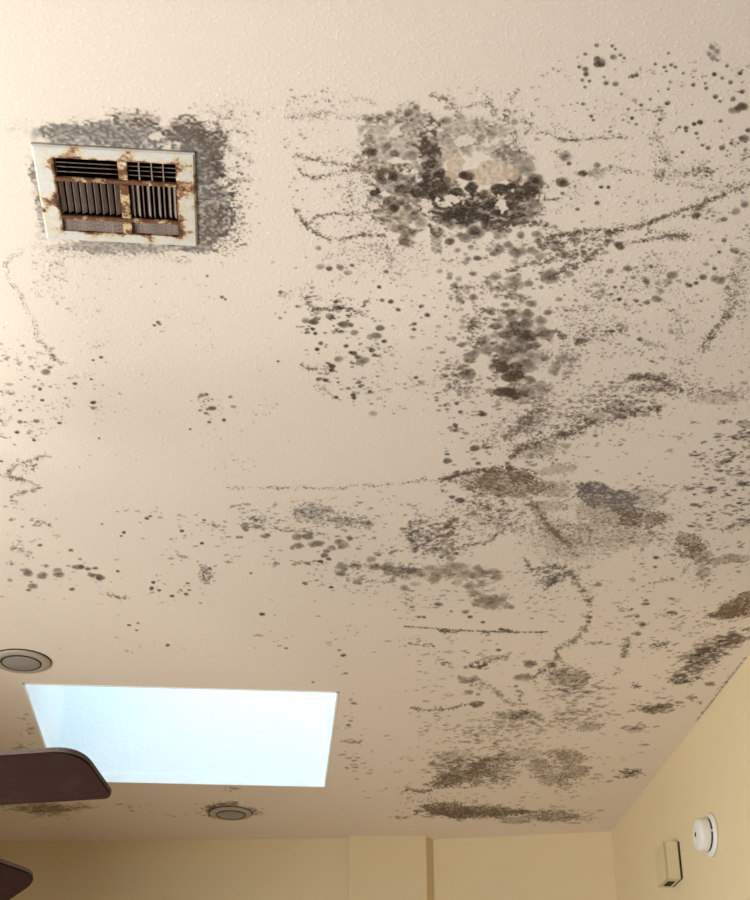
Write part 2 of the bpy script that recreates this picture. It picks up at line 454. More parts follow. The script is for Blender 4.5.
# ---------------------------------------------------------------- things on the right wall
M['whiteplastic'] = plain('white_plastic', (0.80, 0.78, 0.74), 0.35, 0, 0.04, 30)
M['ivory'] = plain('yellowed_ivory_plastic', (0.69, 0.60, 0.40), 0.45, 0, 0.05, 18)
M['ivory2'] = plain('ivory_cover_plastic', (0.64, 0.54, 0.33), 0.45, 0, 0.05, 18)
def on_right_wall(px, py):
    r = ray(px, py)
    # wall: x = corner.x + slope*(y - corner.y)
    s = (corner[0] - slope * corner[1]) / (r[0] - slope * r[1])
    return r * s
wall_ang = math.atan(-slope)
def wall_frame(p):
    """local +Z out of the wall (into the room), +Y up, +X away from the viewer"""
    out = Vector((-1, slope, 0)).normalized(); up = Vector((0, 0, 1)); xx = up.cross(out)
    return Matrix(((xx.x, up.x, out.x, p[0]), (xx.y, up.y, out.y, p[1]), (xx.z, up.z, out.z, p[2] + EYE), (0, 0, 0, 1)))
p = on_right_wall(711.7, 835)
det = empty('smoke_detector'); det.matrix_world = wall_frame(p)
tag(det, 'round white smoke detector on the tan side wall', 'smoke detector')
DS = Matrix.Scale(0.87, 4)
mesh_obj('base_plate', lathe([(0, 0.0005), (0.072, 0.0005), (0.072, 0.006), (0.068, 0.011), (0.050, 0.012), (0, 0.012)], 64, DS), M['whiteplastic'], det, True)
g = lathe([(0, 0.0115), (0.0530, 0.0115), (0.0530, 0.0185), (0, 0.0185)], 64, DS)
mesh_obj('vent_gap', g, M['gap'], det)
mesh_obj('dome', lathe([(0, 0.018), (0.0545, 0.018), (0.0555, 0.021), (0.0535, 0.042), (0.049, 0.049), (0.040, 0.0525), (0.022, 0.0535), (0, 0.0535)], 64, DS), M['whiteplastic'], det, True)
for a in (0.5, 2.6, 4.7):
    mesh_obj('gap_rib', bx(-0.003, 0.003, 0.049, 0.0549, 0.011, 0.0192, mtx=DS @ Matrix.Rotation(a, 4, 'Z')), M['whiteplastic'], det)
mesh_obj('test_button', lathe([(0, 0.0532), (0.0115, 0.0532), (0.0115, 0.0542), (0.009, 0.0550), (0, 0.0550)], 24, DS), M['whiteplastic'], det, True)
mesh_obj('indicator_hole', lathe([(0, 0.0535), (0.0075, 0.0535), (0.0075, 0.0557), (0, 0.0557)], 16, DS), M['gap'], det)

pa = on_right_wall(681.2, 860)
CH_W, CH_H, CH_D = 0.108, 0.116, 0.052
ch = empty('door_chime'); ch.matrix_world = wall_frame(pa)
tag(ch, 'yellowed ivory plastic chime box on the side wall beside the detector', 'door chime')
# local X: direction along the wall; find which sign leads away from the viewer
sgn = 1 if (ch.matrix_world.to_3x3() @ Vector((1, 0, 0))).y > 0 else -1
def cbox(u0, u1, v0, v1, w0, w1, **kw):
    a0, a1 = sorted((sgn * u0, sgn * u1)); return bx(a0, a1, v0, v1, w0, w1, **kw)
mesh_obj('shadow_gap', cbox(-0.001, CH_W - 0.004, -CH_H / 2 + 0.002, CH_H / 2 - 0.001, 0.0005, 0.006), M['gap'], ch)  # dark slab stands in for the shadow between box and wall
mesh_obj('housing', cbox(0, CH_W, -CH_H / 2, CH_H / 2, 0.006, CH_D - 0.006, bevel=0.0015), M['ivory'], ch)
mesh_obj('front_cover', cbox(-0.0005, CH_W + 0.0005, -CH_H / 2 - 0.0005, CH_H / 2 + 0.0005, CH_D - 0.0055, CH_D, bevel=0.002), M['ivory2'], ch)
mesh_obj('sound_slot', cbox(0.030, 0.085, -CH_H / 2 - 0.0012, -CH_H / 2 + 0.003, 0.017, 0.040), M['gap'], ch)

# ---------------------------------------------------------------- mould on the ceiling
GX0, GX1, DX = -1.25, 1.38, 0.0013
gx = np.arange(GX0, GX1, DX)
rows = []; yy = 1.36
while yy < 5.6:                                  # rows of the growth get coarser with distance
    rows.append(yy); yy += 0.00115 * (1.6 ** 2 + yy * yy) / 1.6 ** 2 * 0.78
gy = np.array(rows)
NR, NC = len(gy), len(gx)
cx_ = np.stack(np.meshgrid(gx, gy), -1)
P3 = np.concatenate([cx_, np.full((NR, NC, 1), H)], -1)
cc = P3 @ AX
PX = (375 + FPX * cc[..., 0] / cc[..., 2]).astype(np.float32)
PY = (450 - FPX * cc[..., 1] / cc[..., 2]).astype(np.float32)
del P3, cc, cx_
rng = np.random.default_rng(11)
def vnoise(cell):
    """smooth value noise with a grain of `cell` metres over the grid"""
    nx, ny = int((GX1 - GX0) / cell) + 3, int((gy[-1] - gy[0]) / cell) + 3
    g = rng.random((ny, nx)).astype(np.float32)
    fx = (gx - GX0) / cell; fy = (gy - gy[0]) / cell
    ix, iy = fx.astype(int), fy.astype(int)
    tx = (fx - ix).astype(np.float32); ty = (fy - iy).astype(np.float32)
    tx = (tx * tx * (3 - 2 * tx))[None, :]; ty = (ty * ty * (3 - 2 * ty))[:, None]
    a = g[iy][:, ix]; b_ = g[iy][:, ix + 1]; c_ = g[iy + 1][:, ix]; d_ = g[iy + 1][:, ix + 1]
    return (a * (1 - tx) + b_ * tx) * (1 - ty) + (c_ * (1 - tx) + d_ * tx) * ty
N_FINE = vnoise(0.0045); N_MID = vnoise(0.011); N_BIG = vnoise(0.034)
N_ALL = 0.45 * N_FINE + 0.35 * N_MID + 0.3 * N_BIG
N_ALL = (N_ALL - N_ALL.mean()) / N_ALL.std()
DEN = np.zeros((NR, NC), np.float32)
TIN = np.zeros((NR, NC, 3), np.float32)
OWN = np.full((NR, NC), -1, np.int16)
PATCHES = []
def patch(label): PATCHES.append(label)

DARK = s2l(57, 43, 34); MID = s2l(92, 75, 61); GREY = s2l(108, 102, 98); OLIVE = s2l(118, 102, 78); TAN = s2l(140, 122, 100)
BROWN = s2l(112, 86, 62); BLUE = s2l(88, 82, 82); BLACK = s2l(40, 31, 26); CREAM = s2l(196, 174, 150); GBR = s2l(106, 91, 77)

def window_of(x0, x1, y0, y1):
    pts = [on_ceiling(x, y) for x in (x0, x1) for y in (y0, y1)]
    xa = min(q[0] for q in pts); xb = max(q[0] for q in pts); ya = min(q[1] for q in pts); yb = max(q[1] for q in pts)
    i0, i1 = np.searchsorted(gy, [ya, yb]); j0 = int((xa - GX0) / DX); j1 = int((xb - GX0) / DX) + 2
    i0 = max(0, i0 - 1); i1 = min(NR, i1 + 2); j0 = max(0, j0 - 1); j1 = min(NC, j1 + 1)
    if i1 <= i0 or j1 <= j0: return None
    return slice(i0, i1), slice(j0, j1)
def lay(w, a, tint):
    """lay growth of strength a (array) and colour over what is there"""
    d = DEN[w]; nd = d + a - d * a
    k = np.where(nd > 1e-4, a / np.maximum(nd, 1e-4), 0)[..., None]
    TIN[w] = TIN[w] * (1 - k) + np.asarray(tint, np.float32) * k
    OWN[w] = np.where((a > 0.05) & ((OWN[w] < 0) | (a > d)), len(PATCHES) - 1, OWN[w])
    DEN[w] = nd
def lay_max(w, a, tint):
    """a colony beside its neighbours: the stronger of the two shows, they do not add up"""
    d = DEN[w]; k = np.clip((a - d) * 6 + 0.5, 0, 1) * (a > 0.02)
    TIN[w] = TIN[w] * (1 - k[..., None]) + np.asarray(tint, np.float32) * k[..., None]
    OWN[w] = np.where((a > 0.05) & ((OWN[w] < 0) | (a > d)), len(PATCHES) - 1, OWN[w])
    DEN[w] = np.maximum(d, a)
def flat(y): return 0.66 - 0.00042 * y
def spot(x, y, r, a=0.7, tint=MID, ry=None, ang=0.0, soft=0.45, rough=0.5, put=None):
    ry = r * flat(y) if ry is None else ry
    m_ = max(r, ry) * 1.6 + 1.5
    w = window_of(x - m_, x + m_, y - m_, y + m_)
    if w is None: return
    u = PX[w] - x; v = PY[w] - y
    if ang:
        c_, s_ = math.cos(ang), math.sin(ang); u, v = u * c_ + v * s_, -u * s_ + v * c_
    d = np.sqrt((u / r) ** 2 + (v / ry) ** 2) + (N_MID[w] - 0.5) * rough
    e = max(soft, 0.5 / max(0.5, min(r, ry)))
    t = np.clip((1 + e / 2 - d) / e, 0, 1); t = t * t * (3 - 2 * t)
    (put or lay)(w, (a * t).astype(np.float32), tint)
def colony(x, y, r, a=0.7, ry=None, tint=None):
    """a round mould colony: grey-brown halo, darker heart, grainy"""
    tint = tint or MID
    ry = r * min(0.9, flat(y) * 1.32) if ry is None else ry
    spot(x, y, r * 1.08, min(1, a * 0.95), tint, None if ry is None else ry * 1.08, soft=0.38, rough=0.7, put=lay_max)
    spot(x + rng.normal(0, .12 * r), y + rng.normal(0, .1 * r), r * 0.66, min(1, a * 0.70), DARK, None if ry is None else ry * 0.64, soft=0.8, rough=0.9)
def erase(x, y, rx, ry, a=0.9, ang=0.0):
    m_ = max(rx, ry) * 1.7
    w = window_of(x - m_, x + m_, y - m_, y + m_)
    u = PX[w] - x; v = PY[w] - y
    c_, s_ = math.cos(ang), math.sin(ang); u, v = u * c_ + v * s_, -u * s_ + v * c_
    d = np.sqrt((u / rx) ** 2 + (v / ry) ** 2) + (N_MID[w] - 0.5) * 1.3 + (N_FINE[w] - 0.5) * 0.8
    DEN[w] *= (1 - a * np.clip((1.15 - d) / 0.3, 0, 1)).astype(np.float32)
def film(x, y, rx, ry, a=0.4, tint=GREY, ang=0.0, thr=0.42, grain=0.25, edge=0.9, poly=None):
    """a mottled smear"""
    m_ = max(rx, ry) * 1.5
    if ang == 0: w = window_of(x - rx * 1.5, x + rx * 1.5, y - ry * 1.5, y + ry * 1.5)
    else: w = window_of(x - m_, x + m_, y - m_, y + m_)
    if w is None: return
    u = PX[w] - x; v = PY[w] - y
    c_, s_ = math.cos(ang), math.sin(ang); u, v = u * c_ + v * s_, -u * s_ + v * c_
    d = np.sqrt((u / rx) ** 2 + (v / ry) ** 2) + (N_BIG[w] - 0.5) * 0.9 + (N_MID[w] - 0.5) * 0.5
    t = np.clip((1.15 - d) / edge, 0, 1)
    cov = 1.5 * t - 0.22 - (thr - 0.3) * 1.6 + 0.36 * np.clip(N_ALL[w], -1.8, 1.8)      # ragged, grainy cover
    tex = np.clip(cov / 0.45, 0, 1) * np.clip(t * 4 - 0.15, 0, 1)
    lay(w, (np.minimum(1, a * tex * (0.55 + 0.78 * N_FINE[w]))).astype(np.float32), tint)
def inside(poly, n):
    P = np.asarray(poly, float); lo, hi = P.min(0), P.max(0); out = []
    while len(out) < n:
        q = lo + rng.random(2) * (hi - lo); c_ = False; j = len(P) - 1
        for i in range(len(P)):
            if (P[i][1] > q[1]) != (P[j][1] > q[1]) and q[0] < (P[j][0] - P[i][0]) * (q[1] - P[i][1]) / (P[j][1] - P[i][1]) + P[i][0]: c_ = not c_
            j = i
        if c_: out.append(q)
    return out
def dot(x, y, s, a, tint, st=1.0):
    r = max(0.5, s * rng.lognormal(0.05, 0.38)); e = st * rng.uniform(0.85, 1.5)
    spot(x, y, r * e, min(1, a * rng.uniform(0.75, 1.35)), tint, max(0.45, r * (flat(y) + 0.12)), ang=rng.normal(0, 0.13) - 0.06, soft=0.7)
    if rng.random() < 0.35:                                       # a twin beside it
        spot(x + rng.normal(0, 2.0 * r + 0.5), y + rng.normal(0, 1.0 * r + .3), r * 0.75, a * 0.85, tint, max(0.4, r * flat(y) * 0.7), soft=0.8)
def specks(poly, n, s=0.8, a=0.55, tint=MID, st=1.0, clump=0.5):
    """n specks in a polygon; a share of them gather in clumps"""
    c = inside(poly, n); keep = []
    nc = max(1, n // 7); seeds = c[:nc]
    P = np.asarray(poly, float); sp = max(2.5, 0.045 * (P.max(0) - P.min(0)).max())
    for i, q in enumerate(c):
        if i >= nc and rng.random() < clump:
            z = seeds[rng.integers(nc)]; q = z + rng.normal(0, 1, 2) * (sp, sp * 0.6)
        keep.append(q)
    for q in keep: dot(q[0], q[1], s, a, tint, st)
def cloud(x, y, rx, ry, n, s=0.8, a=0.55, tint=MID, st=1.0, ang=0.0):
    c_, s_ = math.cos(ang), math.sin(ang)
    for i in range(n):
        u, v = rng.normal(0, 0.5, 2) * (rx, ry)
        dot(x + u * c_ - v * s_, y + u * s_ + v * c_, s, a, tint, st)
def vein(pts, w=1.0, dens=0.9, s=0.7, a=0.55, tint=MID, core=0.0, double=0.0, straight=False):
    """mould creeping along a root-like line: strings of specks, with a solid core if wanted"""
    P = np.asarray(pts, float)
    for _ in range(0 if straight else 2):                                            # let the line wander
        mid = (P[1:] + P[:-1]) / 2; L = np.hypot(*(P[1:] - P[:-1]).T)[:, None]
        mid = mid + rng.normal(0, 1, mid.shape) * np.minimum(L * 0.07, 1.6)
        Q = np.empty((len(P) + len(mid), 2)); Q[0::2] = P; Q[1::2] = mid; P = Q
    w *= 0.7 if straight else 1.25; ph = rng.random() * 6.28; run = 0.0
    for p0, p1 in zip(P, P[1:]):
        L = float(np.hypot(*(p1 - p0))); nrm = np.array([-(p1 - p0)[1], (p1 - p0)[0]]) / max(L, 1e-6)
        run += L
        vig = 0.95 + 0.22 * math.sin(run * 0.17 + ph) + 0.16 * math.sin(run * 0.53 + 2 * ph)
        for i in range(rng.poisson(max(0.05, L * dens * 1.3 * vig))):
            q = p0 + (p1 - p0) * rng.random()
            off = rng.normal(0, w * 0.5) * (2.2 if rng.random() < 0.15 else 1)
            if double: off = off * 0.4 + double * (1 if rng.random() < 0.5 else -1)
            q = q + nrm * off; dot(q[0], q[1], s * 0.85, a * 0.9, tint)
        if core and vig > 0.55:
            n = max(1, int(L / 1.1))
            for i in range(n):
                if rng.random() < 0.3: continue
                q = p0 + (p1 - p0) * (i + 0.5) / n + nrm * rng.normal(0, 0.3)
                spot(q[0], q[1], max(0.6, w * 0.42 * rng.uniform(0.5, 1.2)), core * 0.55 * rng.uniform(0.3, 1.0) * vig, tint, max(0.45, w * 0.32), soft=0.8)
def many(lst, a=0.7, tint=None):
    for q in lst:
        r_ = q[2] * 0.82 if q[2] < 4 else q[2]
        colony(q[0], q[1], r_, min(1, (q[3] if len(q) > 3 else a) * (1.25 if q[2] < 4 else 1.05)), None, tint)

# -- grey bloom round the vent
patch('grey bloom of mould ringing the rusty ceiling vent')
for x, y, rx, ry, a_ in ((120, 134, 80, 11, .40), (206, 190, 17, 48, .42), (196, 140, 22, 14, .4), (205, 235, 18, 14, .35), (125, 246, 74, 6, .35), (42, 195, 8, 38, .3), (190, 195, 10, 50, .3)): spot(x, y, rx, a_, GREY, ry, soft=0.8, rough=0.9)
film(118, 133, 92, 17, 0.72, GREY, 0.02, 0.34, 0.3)
film(205, 160, 24, 42, 0.80, GREY, -0.12, 0.30, 0.3)
film(213, 212, 22, 44, 0.75, GREY, 0.0, 0.34, 0.3)
film(185, 128, 34, 13, 0.7, MID, 0.15, 0.36, 0.3)
film(140, 119, 34, 9, 0.5, MID, 0.1, 0.42)
film(212, 155, 12, 32, 0.55, MID, -0.25, 0.40)
film(214, 225, 14, 26, 0.5, MID, 0.1, 0.42)
film(125, 247, 82, 8, 0.55, GREY, 0.03, 0.38)
film(195, 246, 30, 9, 0.65, GREY, 0.1, 0.36)
film(40, 180, 10, 34, 0.42, GREY, -0.25, 0.42)
film(46, 215, 9, 34, 0.45, GREY, -0.2, 0.40)
film(34, 172, 7, 10, 0.5, MID, -0.2, 0.42)
film(185, 190, 20, 60, 0.35, GREY, 0, 0.30)
for x, y, r in ((37, 132, 6), (47, 130, 5), (58, 131, 6), (68, 128, 5), (78, 131, 6), (90, 130, 6), (104, 127, 6)): spot(x, y, r, 0.45, GREY, r * 0.9, soft=0.9)
erase(152, 136, 9, 5, 0.75)
cloud(222, 130, 22, 20, 130, 0.75, 0.5); cloud(232, 200, 14, 40, 170, 0.9, 0.6, DARK); cloud(225, 240, 22, 16, 140, 0.8, 0.55)
cloud(240, 225, 14, 30, 60, 0.7, 0.55, DARK); cloud(215, 175, 14, 50, 150, 0.9, 0.4, DARK); cloud(130, 112, 30, 6, 50, 0.7, 0.4); cloud(220, 112, 30, 14, 50, 0.6, 0.4)
vein([(214, 143), (222, 147), (235, 152), (245, 157), (252, 163)], 3.0, 2.2, 0.7, 0.42, GREY)
vein([(205, 150), (215, 162), (232, 172), (242, 164)], 2.5, 1.5, 0.7, 0.42, GREY)
vein([(218, 178), (232, 181), (250, 178)], 1.6, 1.3, 0.8, 0.55)
vein([(50, 247), (85, 255), (110, 252), (130, 257), (160, 254), (190, 258)], 4.5, 2.0, 0.6, 0.35)
vein([(92, 141), (130, 146), (190, 148)], 1.0, 1.0, 0.7, 0.4, GREY)
specks([(30, 245), (75, 250), (70, 300), (35, 310)], 70, 0.6, 0.35); specks([(200, 110), (262, 100), (268, 260), (210, 262)], 90, 0.6, 0.42)

# -- big cluster
patch('largest blackened cluster of round mould colonies with flaking paint')
film(395, 140, 46, 36, 0.42, GBR, 0, 0.40); film(388, 118, 38, 6, 0.5, OLIVE, 0.03, 0.36); film(412, 120, 30, 16, 0.35, GBR, 0.4, 0.4)
film(429, 158, 12, 36, 0.6, MID, 0.05, 0.36); film(465, 130, 38, 16, 0.42, GBR, 0.05, 0.40); film(492, 134, 22, 13, 0.42, GBR, 0, 0.4)
film(445, 146, 30, 18, 0.40, MID, 0, 0.42); film(515, 160, 24, 14, 0.5, GBR, 0.5, 0.38); film(500, 152, 20, 9, 0.4, GBR, 0.2, 0.42)
film(405, 190, 42, 20, 0.62, MID, 0.05, 0.34); film(440, 186, 24, 24, 0.66, MID, 0, 0.34); film(468, 214, 52, 17, 0.75, MID, 0.02, 0.30)
film(480, 205, 38, 20, 0.6, DARK, 0, 0.42); film(515, 205, 28, 20, 0.6, MID, 0, 0.36); film(528, 188, 20, 15, 0.7, MID, 0, 0.34)
film(378, 168, 34, 7, 0.5, OLIVE, 0.04, 0.38); film(394, 212, 28, 13, 0.55, OLIVE, 0.1, 0.38); film(385, 220, 24, 12, 0.4, OLIVE, 0.3, 0.42)
many([(375, 192, 6, .95), (392, 177, 6, 1), (381, 178, 7, .8), (395, 207, 6, .85), (404, 190, 8, .7), (416, 191, 9, .8), (423, 185, 7, .9), (422, 196, 6, .7), (388, 201, 5, .85),
      (401, 203, 4.5, .8), (407, 207, 5, .7), (371, 150, 7, .75), (386, 147, 6, .65), (394, 153, 6, .7), (411, 154, 6, .6), (411, 144, 5, .5), (369, 138, 5, .5), (409, 112, 5, .65), (416, 107, 4, .6),
      (388, 113, 4, .6), (413, 120, 5, .5), (426, 168, 7, .7), (432, 150, 8, .6), (428, 140, 6, .5), (381, 139, 4, .4), (400, 135, 4, .4), (375, 160, 5, .4), (398, 178, 6, .6), (410, 180, 7, .5)])
many([(446, 179, 8, 1), (440, 172, 6, .8), (470, 176, 6, 1), (464, 176, 5, .9), (471, 187, 6, 1), (457, 193, 6, 1), (440, 190, 9, .9), (438, 198, 8, .8), (442, 206, 7, .95), (451, 214, 10, .9), (462, 210, 7, .9),
      (472, 208, 9, .85), (480, 216, 8, .8), (490, 204, 7, .95), (484, 194, 5, .8), (499, 189, 8, 1), (506, 190, 6, .9), (497, 213, 7, 1), (504, 214, 6, .9), (513, 185, 6, .9), (522, 194, 8, .85),
      (531, 187, 8, .95), (536, 180, 8, .8), (518, 178, 6, .7), (527, 194, 8, .9), (512, 205, 8, .8), (515, 216, 9, .75), (509, 198, 6, .8), (531, 205, 8, .65), (530, 212, 6, .6), (537, 212, 4, .6),
      (437, 231, 7, .75), (475, 231, 11, .7), (466, 237, 7, .6), (450, 241, 5, .6), (500, 231, 8, .45), (487, 224, 9, .7), (465, 222, 10, .75), (450, 222, 8, .6), (440, 219, 7, .6), (563, 182, 6, .85),
      (566, 156, 6, .5), (536, 234, 4.5, .6), (538, 241, 4.5, .6), (522, 170, 9, .5), (528, 167, 7, .45), (518, 160, 8, .45), (512, 156, 6, .4), (525, 162, 6, .4), (492, 134, 6, .5), (478, 128, 6, .35),
      (446, 120, 6, .5), (456, 130, 6, .4), (449, 142, 6, .4), (467, 150, 7, .35), (495, 154, 6, .35), (434, 163, 8, .7), (431, 178, 7, .8), (430, 190, 8, .7), (441, 134, 5, .4), (477, 142, 4, .5)])
film(454, 166, 9, 14, 0.8, CREAM, 0.2, 0.1, 0.2, 0.4); film(488, 175, 24, 11, 0.8, CREAM, -0.15, 0.08, 0.2, 0.4); film(512, 173, 10, 8, 0.8, CREAM, 0, 0.1, 0.2, 0.4)
many([(470, 176, 5, .9), (463, 175, 4.5, .9), (484, 166, 3, .5), (472, 184, 4, .9), (499, 188, 6, .95), (509, 180, 3, .6)])
for x, y, r in ((446, 180, 6), (440, 174, 5), (470, 176, 5.5), (463, 175, 4.5), (471, 187, 5), (457, 193, 5.5), (440, 188, 6), (433, 196, 6), (443, 206, 5), (452, 214, 7), (463, 211, 6), (484, 197, 4.5), (490, 205, 5.5), (499, 188, 6.5), (497, 212, 6), (505, 213, 5), (522, 195, 6), (530, 190, 6.5), (536, 181, 5.5), (513, 186, 5), (509, 205, 5),
                (421, 186, 5), (424, 176, 5), (429, 165, 5), (431, 155, 5), (392, 177, 5), (375, 192, 4.5), (395, 207, 4.5), (416, 192, 5), (404, 188, 5), (383, 180, 4.5), (474, 214, 6), (482, 218, 6), (516, 216, 6), (465, 221, 6), (475, 231, 6), (430, 185, 6), (372, 150, 4), (475, 194, 4), (482, 206, 5)):
    spot(x, y, r * 1.1, 0.5 + 0.35 * rng.random(), BLACK, None, soft=0.7, rough=1.0)
film(455, 212, 34, 10, 0.45, DARK, 0.05, 0.36); film(420, 186, 26, 12, 0.4, DARK, 0, 0.40); film(525, 190, 16, 11, 0.4, DARK, 0, 0.36); film(428, 165, 9, 28, 0.4, DARK, 0, 0.38)
for i in range(60): colony(rng.uniform(362, 425), rng.uniform(112, 168), rng.uniform(1.8, 4.2), rng.uniform(.25, .6), tint=GBR)
for i in range(60): colony(rng.uniform(365, 430), rng.uniform(172, 222), rng.uniform(1.8, 4.5), rng.uniform(.3, .7))
for i in range(50): colony(rng.uniform(432, 535), rng.uniform(196, 236), rng.uniform(1.8, 4.5), rng.uniform(.35, .8))
for i in range(40): colony(rng.uniform(438, 530), rng.uniform(118, 160), rng.uniform(1.5, 4.0), rng.uniform(.2, .5), tint=GBR)
for e in ((502, 203, 4.5, 7, .95), (450, 199, 9, 3.5, .9), (445, 203, 5, 3, .9), (466, 141, 9, 4, .8), (396, 160, 11, 3, .9), (394, 130, 7, 6, .75), (385, 193, 3.5, 3.5, .95), (427, 205, 4, 7, .8), (424, 199, 5, 2, .8), (436, 227, 3, 5, .5), (416, 222, 3, 3, .5), (372, 187, 3, 3, .7)): erase(*e)
many([(413, 216, 8, .6), (405, 240, 8, .75), (410, 233, 8, .6), (398, 229, 7, .5), (420, 222, 7, .5), (403, 226, 6, .5)], tint=OLIVE)
film(436, 240, 8, 22, 0.45, MID, 0, 0.40); film(406, 232, 13, 8, 0.6, MID, 0, 0.34); film(404, 241, 10, 4, 0.6, MID, 0, 0.3)
vein([(283, 117), (302, 117), (318, 113), (335, 115), (355, 117), (372, 118), (385, 119)], 2.2, 1.3, 0.6, 0.45); vein([(340, 103), (352, 100), (365, 99), (378, 104)], 2, 0.8, 0.6, 0.4)
vein([(293, 155), (302, 156), (315, 160), (330, 162), (345, 164), (362, 170), (385, 171)], 2.2, 1.8, 0.8, 0.6); vein([(298, 168), (304, 175), (318, 178), (330, 174), (345, 171), (362, 170), (400, 171)], 1.8, 2.0, 0.75, 0.55, MID, 0.2)
vein([(296, 208), (300, 216), (306, 228), (316, 233), (327, 240)], 1.6, 1.6, 0.9, 0.65, MID, 0.4); vein([(327, 240), (345, 239), (360, 233), (372, 235), (386, 236)], 1.8, 1.7, 0.8, 0.6, MID, 0.3)
vein([(306, 224), (316, 215), (335, 213), (352, 213), (372, 211)], 1.5, 1.5, 0.8, 0.6, MID, 0.15); vein([(360, 180), (368, 176), (374, 182)], 2, 1.2); vein([(366, 200), (380, 204), (392, 214)], 5, 2.5, 0.8, 0.4)
vein([(430, 95), (440, 98), (449, 102), (456, 110), (461, 117)], 3.0, 2.0, 1.0, 0.5, OLIVE, 0.4); vein([(458, 107), (470, 106), (485, 104)], 1.6, 1.2, 0.9, 0.5, OLIVE, 0.3); vein([(486, 96), (490, 106), (494, 114), (500, 121)], 3, 1.2, 0.9, 0.5)
vein([(503, 112), (506, 109), (510, 112), (507, 116), (503, 114)], 0.8, 2, 0.7, 0.5, OLIVE, 0.3); vein([(505, 116), (510, 128), (514, 138), (520, 147), (526, 158)], 4.0, 1.6, 0.8, 0.5)
vein([(518, 118), (526, 124), (533, 128), (542, 131)], 2.5, 1.4, 0.9, 0.5); vein([(540, 132), (552, 134), (565, 138), (580, 141)], 1.3, 1.6, 0.8, 0.55); vein([(517, 88), (513, 96), (508, 104)], 2, 1, 0.9, 0.5)
vein([(500, 222), (515, 223), (530, 223), (545, 224), (558, 227)], 2.5, 2.2, 1.0, 0.55, MID, 0.3); vein([(542, 200), (560, 199)], 1.2, 1.6, 0.9, 0.55)
cloud(366, 152, 10, 20, 50, 0.9, 0.5); cloud(352, 190, 16, 18, 50, 0.8, 0.5); cloud(365, 220, 30, 22, 120, 0.8, 0.5); cloud(375, 248, 40, 12, 130, 0.65, 0.45)
specks([(285, 88), (350, 85), (372, 140), (360, 205), (300, 250), (286, 200)], 120, 0.75, 0.55); cloud(318, 116, 22, 8, 40, 0.6, 0.4)
specks([(440, 90), (540, 82), (575, 130), (560, 230), (540, 160), (500, 100)], 110, 0.85, 0.5); specks([(430, 230), (545, 226), (560, 262), (440, 262)], 90, 0.8, 0.5)
specks([(420, 200), (540, 190), (540, 232), (430, 240)], 60, 0.9, 0.6, BLACK)

# -- upper right scatter
patch('loose scatter of separate dark mould spots in the upper right of ceiling')
many([(600, 63, 5, .85), (597, 59, 3.5, .7), (596, 45, 3, .6), (613, 57, 4, .65), (620, 55, 2.5, .6), (612, 46, 2.5, .6), (615, 49, 2, .7), (585, 54, 2, .6), (579, 67, 2.5, .6), (585, 69, 3, .6), (586, 74, 3, .6), (582, 80, 2.5, .6), (589, 81, 2.5, .6), (585, 87, 2.5, .7),
      (606, 83, 2.5, .6), (615, 84, 3, .6), (632, 76, 3, .75), (636, 75, 2.5, .7), (629, 77, 2, .7), (624, 58, 2, .6), (655, 64, 2, .6), (664, 67, 2, .6), (671, 65, 2, .6), (675, 67, 2, .7), (668, 53, 2, .6), (666, 71, 1.5, .8), (683, 73, 1.5, .6),
      (714, 74, 3, .7), (717, 60, 3, .6), (722, 78, 2.5, .6), (727, 66, 2.5, .6), (740, 73, 3, .7), (730, 82, 2.5, .6), (693, 85, 2.5, .7), (705, 83, 2, .6), (706, 88, 2.5, .6), (715, 97, 3.5, .7), (720, 101, 2.5, .7), (741, 106, 6, .85), (738, 108, 5, .7), (733, 99, 3, .6), (742, 92, 3, .6),
      (732, 110, 4, .5), (667, 103, 3.5, .7), (668, 89, 2, .7), (641, 105, 2.5, .6), (650, 99, 2.5, .5), (632, 118, 2, .7), (628, 109, 2, .6), (636, 124, 2, .6), (660, 120, 2.5, .6), (700, 122, 3, .75), (694, 124, 2.5, .7), (686, 128, 3, .7), (686, 131, 2.5, .7), (679, 127, 2, .6), (696, 133, 2, .6),
      (720, 121, 2.5, .6), (583, 104, 2.5, .6), (591, 116, 2, .6), (593, 120, 2, .6), (702, 145, 2.5, .6), (708, 148, 3, .6), (722, 148, 3.5, .6), (744, 139, 4, .6), (731, 143, 2.5, .6), (682, 152, 2, .6), (748, 130, 3, .7), (745, 150, 3, .6),
      (565, 156, 5, .6), (569, 163, 3, .6), (597, 165, 4, .6), (582, 173, 4, .7), (564, 182, 5, .9), (562, 193, 2.5, .6), (601, 187, 2.5, .8), (608, 187, 2.5, .7), (712, 47, 3, .45), (709, 54, 3, .45), (717, 52, 3, .4), (713, 58, 4, .4)])
film(597, 173, 11, 9, 0.5, OLIVE, 0, 0.35); film(580, 173, 9, 3.5, 0.6, MID, 0, 0.34); film(713, 52, 8, 10, 0.28, GREY, 0, 0.42); film(741, 106, 7, 5, 0.5, MID, 0, 0.34)
vein([(558, 141), (575, 140), (595, 138), (612, 137), (622, 138)], 1.0, 1.0, 0.75, 0.55, MID, 0.15); vein([(600, 168), (615, 167), (625, 171), (643, 172)], 2.0, 1.1, 0.8, 0.55); vein([(656, 112), (660, 105), (664, 115), (655, 125)], 2, 0.8, 0.8, 0.5)
vein([(670, 134), (677, 128), (686, 127)], 1.2, 1, 0.8, 0.5); cloud(664, 158, 12, 8, 50, 0.8, 0.5); cloud(660, 172, 10, 10, 50, 0.8, 0.5); cloud(690, 172, 28, 9, 110, 0.75, 0.5); cloud(706, 170, 10, 8, 40, 0.9, 0.55)
